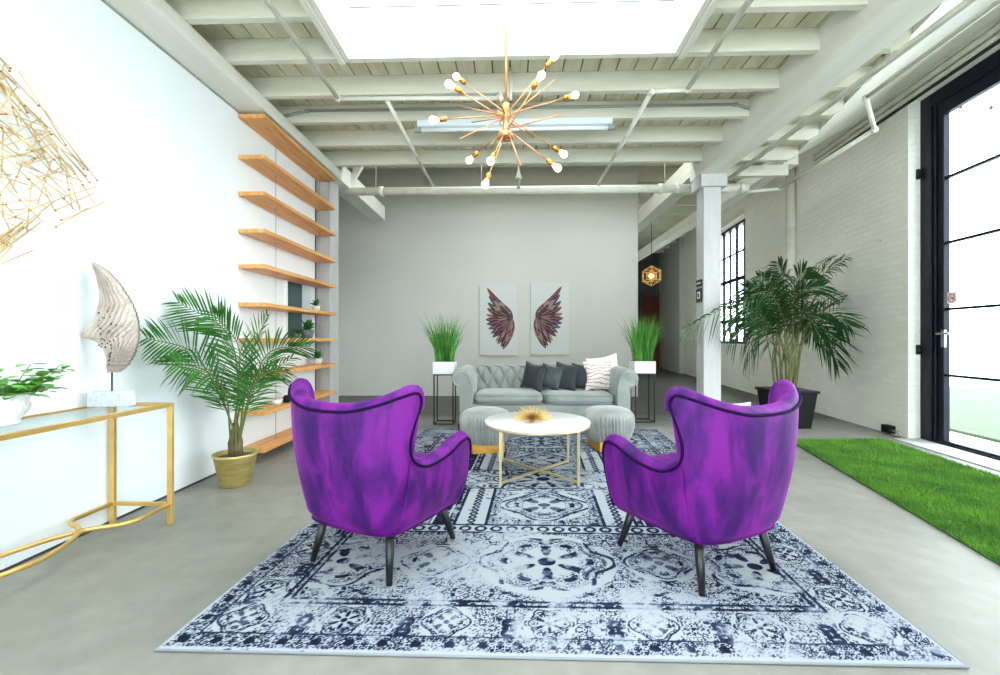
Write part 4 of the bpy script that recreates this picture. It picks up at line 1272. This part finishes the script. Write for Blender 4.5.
def palm_left():
    x, y = at(235.5, 3.19)
    r = thing('potted_palm', 'tall green palm in a gold hammered pot by the white wall', 'plant', (x, y, 0))
    mb = MB(); mb.lathe([(.001, 0), (.095, 0), (.1, .004), (.138, .205), (.146, .212), (.146, .228), (.138, .228), (.130, .205), (.128, .19)], n=48); mb.build('pot', M['gold_pot'], r)
    mb = MB(); mb.lathe([(.132, .196), (.09, .203), (.04, .206), (.001, .207)], n=32); mb.build('soil', M['soil'], r)
    rnd = random.Random(8)
    px = .0072
    def tgt(u, v, dy):
        D = 3.19 + dy; q = at(u, D); return (q[0] - x, q[1] - y, hz(v, D))
    # (mid, tip) aimed frond by frond
    F_ = [ (tgt(218, 392, -.08), tgt(192, 352, -.22), tgt(146, 338, -.52), 34, .27, .12),
           (tgt(238, 378, -.02), tgt(226, 332, -.06), tgt(178, 302, -.26), 36, .26, .12),
           (tgt(252, 388, .0), tgt(270, 352, -.02), tgt(310, 346, -.1), 32, .23, .2),
           (tgt(246, 380, .1), tgt(254, 345, .15), tgt(268, 316, .24), 28, .20, .15),
           (tgt(226, 396, -.2), tgt(208, 372, -.36), tgt(172, 362, -.58), 30, .24, .3),
           (tgt(250, 400, -.08), tgt(262, 375, -.16), tgt(288, 372, -.3), 26, .20, .4),
           (tgt(238, 385, -.06), tgt(238, 345, -.12), tgt(212, 312, -.24), 32, .25, .2),
           (tgt(242, 400, .1), tgt(256, 380, .16), tgt(292, 358, .2), 26, .20, .35)]
    for i, (m1, m2, tp, nl, ll, dr) in enumerate(F_):
        a = i * 2.4
        base = (math.cos(a) * .022, math.sin(a) * .022, .2)
        c1 = (m1[0] * .35 + math.cos(a) * .02, m1[1] * .35, .42)
        mb = frond_mesh([base, c1, m1, m2, tp], nl, ll, .0068, dr, start=.36, rr=.009, side_bias=(.1, -.45, .9), rnd=rnd)
        mb.v = [(max(q[0], LX + .012 - x), q[1], q[2]) for q in mb.v]
        mb.build('frond', [M['leaf'], M['stem']], r)
    mb = MB()
    for i in range(8):
        a = i * PI / 4; mb.tube([(math.cos(a) * .03, math.sin(a) * .03, .19), (math.cos(a) * .034, math.sin(a) * .034, .30), (math.cos(a) * .012, math.sin(a) * .012 , .44)], [.017, .015, .006], 8)
    mb.build('trunk', M['stem_brown'], r)
palm_left()

def palm_right():
    x, y = at(786, 5.32)
    r = thing('potted_palm', 'large dark green areca palm in a square black pot by the brick wall', 'plant', (x, y, 0))
    mb = MB(); z1 = .44
    def frust(a, b, z0, z1_, m=0):
        vs = [(sx * a, sy * a, z0) for sx, sy in ((-1, -1), (1, -1), (1, 1), (-1, 1))] + [(sx * b, sy * b, z1_) for sx, sy in ((-1, -1), (1, -1), (1, 1), (-1, 1))]
        mb.add(vs, [(3, 2, 1, 0), (4, 5, 6, 7), (0, 1, 5, 4), (1, 2, 6, 5), (2, 3, 7, 6), (3, 0, 4, 7)], m)
    frust(.18, .225, 0, z1 - .03); 
    mb.box(-.242, .242, -.242, .242, z1 - .03, z1)
    mb.build('pot', M['blackpot'], r, bevel=.006)
    mb = MB(); mb.box(-.22, .22, -.22, .22, z1, z1 + .004); mb.build('soil', M['soil'], r)
    rnd = random.Random(5)
    def tgt(u, v, dy):
        D = 5.32 + dy; q = at(u, D); return (q[0] - x, q[1] - y, hz(v, D))
    F_ = [((812, 284), (848, 257), -.15), ((806, 278), (832, 258), .3), ((742, 303), (684, 328), -.45), ((765, 298), (742, 286), .1), ((758, 318), (728, 340), -.3),
          ((768, 292), (744, 300), -.5), ((822, 312), (850, 326), -.2), ((822, 328), (838, 366), -.35), ((815, 300), (846, 300), .35), ((784, 284), (778, 262), .2), ((796, 286), (806, 268), -.35),
          ((758, 330), (744, 362), -.35), ((805, 312), (824, 346), -.65), ((750, 312), (712, 312), -.1), ((792, 308), (800, 330), .5), ((772, 288), (757, 276), -.1), ((806, 322), (836, 340), .2),
          ((798, 296), (824, 286), -.4)]
    for i, ((mx_, my_), (tx_, ty_), dy) in enumerate(F_):
        a = i * 2.4; rb = .05 + .09 * ((i * 37) % 10) / 10
        b0 = (math.cos(a) * rb, math.sin(a) * rb, z1 - .005)
        m1 = tgt(mx_, my_, dy * .45); tp = tgt(tx_, ty_, dy)
        c1 = (b0[0] * 1.3 + m1[0] * .12, b0[1] * 1.3 + m1[1] * .1, z1 + .38)
        c2 = (b0[0] * .7 + m1[0] * .5, b0[1] * .7 + m1[1] * .45, z1 + .38 + (m1[2] - z1 - .38) * .62)
        mb = frond_mesh([b0, c1, c2, m1, tp], 28, .34, .010, .45, start=.46, rr=.009, side_bias=(.1, -.6, .8), rnd=rnd)
        mb.build('frond', [M['leaf_dark'], M['stem']], r)
    for i in range(7):
        a = i * 2.1; rb = .04 + .012 * i
        mb = MB(); mb.tube([(math.cos(a) * rb, math.sin(a) * rb, z1 - .005), (math.cos(a) * rb * 1.5, math.sin(a) * rb * 1.3, .85), (math.cos(a) * rb * 2.2, math.sin(a) * rb * 1.6, 1.2)], [.013, .010, .006], 8)
        mb.build('cane', M['stem'], r)
palm_right()

# ------------------------------------------------------------------ grass strip
def turf():
    # corners on the floor, the strip lies parallel to the brick wall
    def fl(px, py):
        D = F * 1.05 / (py - 338.0); return at(px, D)
    A, B_ = fl(789, 441), fl(883, 440)         # far edge
    Cn = fl(1000, 566); Dn = fl(1000, 478.6)
    A, B_, Cn, Dn = (Vector(p) for p in (A, B_, Cn, Dn))
    # run both long sides on towards the camera
    lft = A + (Cn - A) * 1.35; rgt = B_ + (Dn - B_) * 2.6
    q = [A, lft, rgt, B_]
    r = thing('grass_mat', 'strip of bright green artificial grass lying on the concrete by the glazed door', 'artificial grass', (A.x, A.y, 0))
    q = [v - A for v in q]
    mb = MB(); mb.quadbox([(v.x, v.y) for v in q], .001, .008); mb.build('backing', M['turf_base'], r)
    n = 90000; rs = np.random.RandomState(4)
    u, v = rs.rand(n), rs.rand(n) ** .9
    P0 = np.array([q[0][:], q[3][:], q[2][:], q[1][:]])
    far = P0[0][None] * (1 - u[:, None]) + P0[1][None] * u[:, None]
    near = P0[3][None] * (1 - u[:, None]) + P0[2][None] * u[:, None]
    p = far * (1 - v[:, None]) + near * v[:, None]
    a = rs.rand(n) * 2 * PI; h = .018 + .016 * rs.rand(n); l = .012 * rs.randn(n); l2 = .012 * rs.randn(n)
    w = .0022
    V = np.zeros((n, 3, 3))
    V[:, 0, 0] = p[:, 0] - np.cos(a) * w; V[:, 0, 1] = p[:, 1] - np.sin(a) * w; V[:, 0, 2] = .007
    V[:, 1, 0] = p[:, 0] + np.cos(a) * w; V[:, 1, 1] = p[:, 1] + np.sin(a) * w; V[:, 1, 2] = .007
    V[:, 2, 0] = p[:, 0] + l; V[:, 2, 1] = p[:, 1] + l2; V[:, 2, 2] = .007 + h
    me = bpy.data.meshes.new('grass_pile')
    me.vertices.add(n * 3); me.vertices.foreach_set('co', V.ravel())
    me.loops.add(n * 3); me.loops.foreach_set('vertex_index', np.arange(n * 3, dtype=np.int32))
    me.polygons.add(n); me.polygons.foreach_set('loop_start', np.arange(0, n * 3, 3, dtype=np.int32))
    me.update(); me.validate(); me.materials.append(M['turf'])
    o = bpy.data.objects.new('grass_pile', me); C.objects.link(o); o.parent = r; o['kind'] = 'stuff'
turf()

# ------------------------------------------------------------------ hanging shelves
def shelves():
    r = thing('hanging_shelves', 'ten long oak boards hung on steel cables along the white wall', 'shelves', (LX, 4.45, 0))
    zs = [2.915, 2.575, 2.27, 1.96, 1.665, 1.345, 1.048, .757, .437, .128]
    y0, y1 = 3.63 - 4.45, 5.13 - 4.45
    for z in zs:
        mb = MB(); mb.box(.004, .225, y0, y1, z - .034, z); mb.build('shelf', M['shelf_wood'], r, bevel=.003)
    for x, y in ((.11, 4.02 - 4.45), (.11, 4.94 - 4.45), (.195, 4.99 - 4.45)):
        mb = MB(); mb.tube([(x, y, 0.0), (x, y, 2.94)], .0028, 6)
        for z in zs: mb.tube([(x, y, z - .046), (x, y, z - .034)], .008, 8); mb.tube([(x, y, z), (x, y, z + .006)], .007, 8)
        mb.build('cable', M['steel'], r)
    return zs
SH = shelves()
def small_plant(x, y, z, s, label, pot, seed, up=1.0):
    r = thing('potted_plant', label, 'plant', (x, y, z + .0005), group='small plants on the hanging shelves')
    mb = MB(); mb.lathe([(.001, 0), (.028 * s, 0), (.038 * s, .045 * s), (.034 * s, .045 * s), (.001, .04 * s)], n=20); mb.build('pot', pot, r)
    rnd = random.Random(seed); mb = MB()
    for i in range(26):
        a = rnd.uniform(0, 2 * PI); el = rnd.uniform(.1, 1.4); L = rnd.uniform(.04, .085) * s
        d = Vector((math.cos(a) * math.cos(el), math.sin(a) * math.cos(el), math.sin(el) * up + .15)).normalized()
        leafy(mb, (0, 0, .04 * s), Vector((0, 0, .04 * s)) + d * L, L * .2)
    mb.build('foliage', M['leaf'], r)
small_plant(-2.17, 4.83, SH[5], 1.25, 'small leafy plant in a pale pot on the sixth shelf from the top', M['concrete_pot'], 3)
small_plant(-2.17, 4.62, SH[6], 1.9, 'bushy dark green plant on the seventh shelf from the top', M['terracotta'], 5)
small_plant(-2.17, 4.86, SH[7], 1.5, 'small plant in a cream pot on the eighth shelf from the top', M['concrete_pot'], 7)
small_plant(-2.17, 4.42, SH[6], 1.0, 'tiny plant in a grey pot next to the bushy one on the seventh shelf', M['terracotta'], 11)
# a white bowl and two dark jars on the ninth shelf
mb = MB(); mb.lathe([(.001, 0), (.03, 0), (.055, .045), (.05, .045), (.027, .008), (.001, .008)], (-2.17, 4.02, SH[8] + .0005), 24)
tag(mb.build('bowl', M['white_ceramic']), 'white bowl on the ninth shelf beside two black jars', 'bowl')
for i, (yy, hh) in enumerate(((4.15, .07), (4.24, .095))):
    mb = MB(); mb.lathe([(.001, 0), (.026, 0), (.032, hh * .35), (.03, hh * .75), (.016, hh * .9), (.018, hh), (.001, hh)], (-2.15, yy, SH[8] + .0005), 20)
    tag(mb.build('jar', M['blackpot']), ('shorter' if i == 0 else 'taller') + ' black jar on the ninth shelf behind the armchair wing', 'jar', 'black jars on the ninth shelf')

# small plant on the far window sill
sx_, sy_, _ = rw(WY0 + .62, -.005)
r = thing('potted_plant', 'small yellow green plant in a black pot on the brick wall window sill', 'plant', (sx_, sy_, WZ0 + .001))
mb = MB(); mb.box(-.1, .1, -.045, .045, 0, .1); mb.build('pot', M['blackpot'], r, bevel=.004, rot=PI / 2 - ALPHA)
mb = MB(); rnd = random.Random(2)
for i in range(22):
    a = rnd.uniform(0, 2 * PI); el = rnd.uniform(.3, 1.4); L = rnd.uniform(.1, .2)
    d = Vector((math.cos(a) * math.cos(el), math.sin(a) * math.cos(el), math.sin(el))).normalized()
    leafy(mb, (0, 0, .1), Vector((0, 0, .1)) + d * L, L * .18)
mb.build('foliage', mat('yellow_green_leaf', (150, 176, 60), .5), r)

# ------------------------------------------------------------------ chandelier
def chandelier():
    D = 2.6; x, y = at(506, D); k = D / F
    zc = hz(120, D)
    r = thing('sputnik_chandelier', 'brass sputnik chandelier with bare globe bulbs hanging under the skylight', 'chandelier', (x, y, zc))
    top = 3.28 - zc
    mb = MB(); mb.tube([(0, 0, .1), (0, 0, top)], .0075, 10); mb.lathe([(.001, top - .03), (.045, top - .03), (.05, top - .02), (.05, top), (.001, top)], n=20); mb.build('rod', M['copper'], r)
    mb = MB()
    mb.lathe([(.001, .10), (.015, .10), (.022, .09), (.022, .03), (.017, .02), (.017, -.06), (.03, -.07), (.046, -.08), (.05, -.095), (.046, -.11), (.03, -.116), (.022, -.113), (.018, -.09), (.001, -.088)], n=28)
    mb.build('hub', M['copper'], r)
    rnd = random.Random(6)
    B_ = [(455.7, 75.5, 1, .04), (449, 83, -1, .0), (432.5, 119, -1, .03), (555, 56.6, 1, .03), (542, 75.5, -1, -.07), (575, 96, 1, .03), (563.6, 155, 1, .02), (558, 168.7, -1, -.05), (485.4, 184.5, -1, -.07), (491, 161, -1, -.06), (468.5, 160, 1, -.04)]
    for px, py, sg, zo in B_:
        dx = (px - 506) * k; dz = (120 - py) * k
        L2 = .47 ** 2; dy = sg * math.sqrt(max(.0, L2 - dx * dx - dz * dz)) * .55
        sc = (D + dy) / D
        e = Vector((dx * sc, dy, (1.05 + (338 - py) * k * sc) - zc)); s0 = Vector((0, 0, zo))
        d = (e - s0).normalized()
        arm = MB(); arm.tube([s0 - d * .06, e - d * .07], .0035, 7); a_ = arm.build('arm', M['copper'], r)
        so = MB(); so.tube([e - d * .085, e - d * .08, e - d * .035], [.006, .0135, .0135], 12); s_ = so.build('socket', M['brass'], a_)
        bb = MB(); bb.tube([e - d * .036, e - d * .02, e, e + d * .014, e + d * .021], [.010, .015, .0215, .016, .004], 14); bb.build('bulb', M['bulb'], a_)
    for px, py, sg in ((454.5, 104.5, 1), (561.6, 115.4, -1), (554.5, 80.7, 1), (459.8, 138.3, -1), (471, 122, 1), (498, 95.7, -1), (521.4, 165.6, -1), (532.5, 138.3, 1), (490.6, 149.5, 1), (524.9, 125.8, -1)):
        dx = (px - 506) * k; dz = (120 - py) * k; dy = sg * rnd.uniform(.1, .3)
        sc = (D + dy) / D
        e = Vector((dx * sc, dy, (1.05 + (338 - py) * k * sc) - zc)); s0 = Vector((0, 0, rnd.uniform(-.09, .05)))
        mb = MB(); mb.tube([s0, e], .0035, 7); mb.build('arm', M['copper'], r)
chandelier()

# white box and conduit behind the chandelier
x, y = at(509.5, 3.6); y = 3.614
mb = MB(); mb.box(x - .02, x + .02, y - .02, y + .0, 3.0, 3.25); mb.tube([(x + .012, y - .03, 2.97), (x + .012, y - .03, 3.26)], .012, 8)
tag(mb.build('conduit_box', M['pipe']), 'slim white junction conduit on the joist behind the chandelier rod', 'conduit')

# bell-shaped sprinkler / sensor under the joist
def sensor():
    x, y = at(518.6, 5.0); z = 2.78
    r = thing('hanging_sensor', 'small white cone shaped sensor hanging just below the chandelier', 'sensor', (x, y, z))
    mb = MB(); mb.lathe([(.001, .27), (.008, .27), (.008, .17), (.03, .10), (.042, .07), (.04, .066), (.001, .066)], n=16); mb.build('cone', M['pipe'], r)
    mb = MB(); mb.lathe([(.001, -.05), (.018, -.05), (.02, .01), (.016, .066), (.001, .066)], n=12); mb.build('tip', M['conduit'], r)
sensor()

# geometric pendant far away
def pendant():
    x, y = at(651.5, 8.9); z = hz(276, 8.9); R = .205
    r = thing('geometric_pendant', 'gold geometric cage pendant lamp glowing in the corridor', 'pendant lamp', (x, y, z))
    mb = MB(); mb.tube([(0, 0, R), (0, 0, 3.95 - z)], .006, 6); mb.build('cord', M['black'], r)
    V_ = [Vector((0, 0, R)), Vector((0, 0, -R))] + [Vector((R * .92 * math.cos(a), R * .92 * math.sin(a), s * R * .45)) for s in (1, -1) for a in [.35 + i * PI / 3 for i in range(6)]]
    E_ = [(0, i) for i in range(2, 8)] + [(1, i) for i in range(8, 14)] + [(i, 2 + (i - 1) % 6) for i in range(2, 8)] + [(i, 8 + (i - 7) % 6) for i in range(8, 14)] + [(i, i + 6) for i in range(2, 8)]
    mb = MB()
    for a, b in E_: mb.tube([V_[a], V_[b]], .008, 6)
    for a, b in E_: mb.tube([V_[a] * .55, V_[b] * .55], .005, 5)
    mb.build('cage', M['gold'], r)
    mb = MB(); mb.ball((0, 0, 0), .05, 14); mb.build('bulb', M['warm_bulb'], r)
pendant()

# ------------------------------------------------------------------ pipes and fixtures
def pipe(pts, rad, label, m=None, name='sprinkler_pipe', fit=True, n=12, hang=None, cat='pipe', group='ceiling pipes'):
    mb = MB()
    for a, b in zip(pts[:-1], pts[1:]): mb.tube([a, b], rad, n)
    o = tag(mb.build(name, m or M['pipe']), label, cat, group)
    if fit:
        for p in pts[1:-1]:
            f = MB(); f.ball(p, rad * 1.55, 12); f.build('elbow', m or M['pipe'], o)
    for (p, q) in (hang or ()):
        f = MB(); f.tube([p, q], .004, 6); f.build('hanger', m or M['pipe'], o)
    return o
zP = 2.985
pipe([(-1.41, -2.9, zP), (-1.41, 3.55, zP), (-.10, 3.58, zP), (-.10, 3.58, 3.04)], .017, 'white pipe running under the joists, bending towards the chandelier rod')
pipe([(-1.02, 3.57, zP - .01), (-1.02, 5.6, zP - .01)], .017, 'white pipe branching off beside the shelves down to the thick cross pipe')
pipe([(1.355, -2.9, zP), (1.355, 3.5, zP), (1.09, 3.52, zP), (1.07, 5.6, zP - .01)], .019, 'white pipe zigzagging under the joists beside the right-hand timber beam'.replace('right-hand ', 'wide '))
mb_pts = [(-2.17, 5.62, 2.92), (2.92, 5.62, 2.92)]
bp_ = pipe(mb_pts, .05, 'thick white pipe crossing the room in front of the grey wall', name='cross_pipe', fit=False, hang=[((x, 5.62, 2.95), (x, 5.62, 3.3)) for x in (-1.75, -.4, 1.9)])
for x in (-1.68, 1.85, 2.05, 2.85):
    mb = MB(); mb.tube([(x - .03, 5.62, 2.92), (x + .03, 5.62, 2.92)], .062, 14); mb.build('coupling', M['pipe'], bp_)
pipe([(2.575, -2.9, 2.95), (2.575, 5.57, 2.95)], .024, 'straight white pipe running between the wide beam and the brick wall', hang=[((2.575, 4.0, 2.95), (2.575, 4.0, 3.27)), ((2.575, 3.1, 2.95), (2.575, 3.1, 3.27))])
a = at(1000, 2.63); b = at(866, 3.7); c = at(874.4, 3.9); d = at(780, 5.44); e = at(748, 5.66)
b0 = Vector((a[0], a[1])); dirn = (Vector(b) - b0).normalized(); a2 = b0 - dirn * 3
pipe([(a2.x, a2.y, 3.05), (b[0], b[1], 3.05), (c[0], c[1], 2.88), (d[0], d[1], 2.88), (e[0] - .12, e[1], 2.9)], .019, 'white pipe stepping down towards the brick wall above the palm')
# conduit
pipe([(-2.2, 4.052, 3.09), (-1.9, 4.052, 3.15), (2.0, 4.052, 3.15), (2.12, 4.052, 3.11)], .013, 'thin grey conduit clipped along a ceiling joist', M['conduit'], name='conduit', n=8)
# fluorescent batten
def batten():
    x0, x1 = -.88, .90; y = 4.09
    r = thing('fluorescent_light', 'long slim unlit fluorescent batten under the joists behind the chandelier', 'ceiling light', ((x0 + x1) / 2, y, 2.975)); w = (x1 - x0) / 2
    mb = MB(); mb.box(-w, w, -.045, .045, .02, .075); mb.build('housing', M['tube_off'], r, bevel=.004)
    mb = MB(); mb.tube([(-w + .03, 0, 0), (w - .03, 0, 0)], .016, 12); mb.build('tube', M['white_ceramic'], r)
    for s in (-1, 1):
        mb = MB(); mb.box(s * w - .03, s * w + .03, -.02, .02, -.02, .02); mb.build('end_cap', M['conduit'], r)
batten()
# down pipe on the brick wall
x_, y_, _ = rw(7.0, -.07)
pipe([(x_, y_, 0.002), (x_, y_, 3.9)], .065, 'thick white vertical drain pipe standing against the brick wall behind the palm', name='drain_pipe', fit=False, n=16)
# black boxed sign on the column
mb = MB(); mb.box(2.172, 2.184, 5.19, 5.34, hz(302.5, 5.25), hz(289, 5.25)); s_ = tag(mb.build('column_sign', M['sign_black']), 'small black sign with a white pictogram on the side of the white column', 'sign')
mb = MB(); z0 = hz(299, 5.25); mb.box(2.170, 2.172, 5.225, 5.305, z0, z0 + .08); mb.box(2.168, 2.170, 5.245, 5.285, z0 + .015, z0 + .06, 1); mb.build('pictogram', [M['sign_white'], M['sign_black']], s_)
mb = MB(); mb.box(2.172, 2.184, 5.19, 5.34, hz(287, 5.25), hz(280.5, 5.25)); s_ = tag(mb.build('column_sign', M['sign_black']), 'narrow black plate with a pale bar above the pictogram sign on the column', 'sign')
mb = MB(); mb.box(2.170, 2.172, 5.21, 5.32, hz(284.5, 5.25), hz(283.2, 5.25)); mb.build('pale_bar', M['sign_white'], s_)
# little black socket box at the foot of the brick wall
r = MB(); r.box(-.07, 0, 4.93, 5.05, .02, .10)
o = tag(on_brick(r, 'outlet_box', M['blackpot'], bevel=.004), 'small black outlet box low on the brick wall beside the grass', 'outlet box')
mb = MB(); mb.tube([(-.04, 4.93, .05), (-.03, 4.86, .06), (-.04, 4.79, .02)], .012, 8); mb.build('fitting', M['conduit'], o)
# shelf-side dark object behind the shelves gap
mb = MB(); mb.box(-2.40, -2.32, 5.05, 5.18, .0, 2.9); struct(mb.build('trim_4', M['trim_dark']))

# ------------------------------------------------------------------ light and camera
w = bpy.data.worlds.new('sky'); bpy.context.scene.world = w; w.use_nodes = True
bg = w.node_tree.nodes['Background']; bg.inputs['Color'].default_value = (.86, .94, 1.0, 1); bg.inputs['Strength'].default_value = 7.0

def portal(loc, rot, sx, sy):
    l = bpy.data.lights.new('daylight_portal', 'AREA'); l.shape = 'RECTANGLE'; l.size = sx; l.size_y = sy; l.cycles.is_portal = True
    o = bpy.data.objects.new('daylight_portal', l); C.objects.link(o); o.location = loc; o.rotation_euler = rot
portal(((SX0 + SX1) / 2, (SY0 + SY1) / 2, 4.05), (0, 0, 0), SX1 - SX0, SY1 - SY0)
p = rw((DY0 + DY1) / 2, .28, DZ / 2); portal(p, (0, math.radians(90), -ALPHA), DZ, DY1 - DY0)
p = rw((WY0 + WY1) / 2, .25, (WZ0 + WZ1) / 2); portal(p, (0, math.radians(90), -ALPHA), WZ1 - WZ0, WY1 - WY0)
portal((.55, -3.12, 1.575), (math.radians(90), 0, 0), 4.9, 2.65)
portal((LX - .14, -1.6, 1.575), (0, math.radians(-90), 0), 2.65, 2.6)
portal(((SX0 + SX1) / 2, -1.6, 4.05), (0, 0, 0), SX1 - SX0, 2.0)
portal((.35, 5.85, 4.25), (0, 0, 0), 3.5, .7)

cam = bpy.data.cameras.new('camera'); cam.sensor_width = 36; cam.lens = F / 1000 * 36; cam.clip_start = .05; cam.clip_end = 200
cam.shift_y = .0005
co = bpy.data.objects.new('camera', cam); C.objects.link(co)
co.location = (0, 0, 1.05); co.rotation_euler = (math.radians(90), 0, YAW)
sc = bpy.context.scene; sc.camera = co
sc.view_settings.view_transform = 'Standard'; sc.view_settings.look = 'None'
sc.view_settings.gamma = 1; sc.view_settings.use_curve_mapping = False
sc.view_settings.exposure = 0.62
sc.cycles.use_denoising = True
sc.cycles.max_bounces = 10; sc.cycles.diffuse_bounces = 6; sc.cycles.glossy_bounces = 4; sc.cycles.transparent_max_bounces = 12; sc.cycles.transmission_bounces = 6
sc.cycles.sample_clamp_indirect = 12
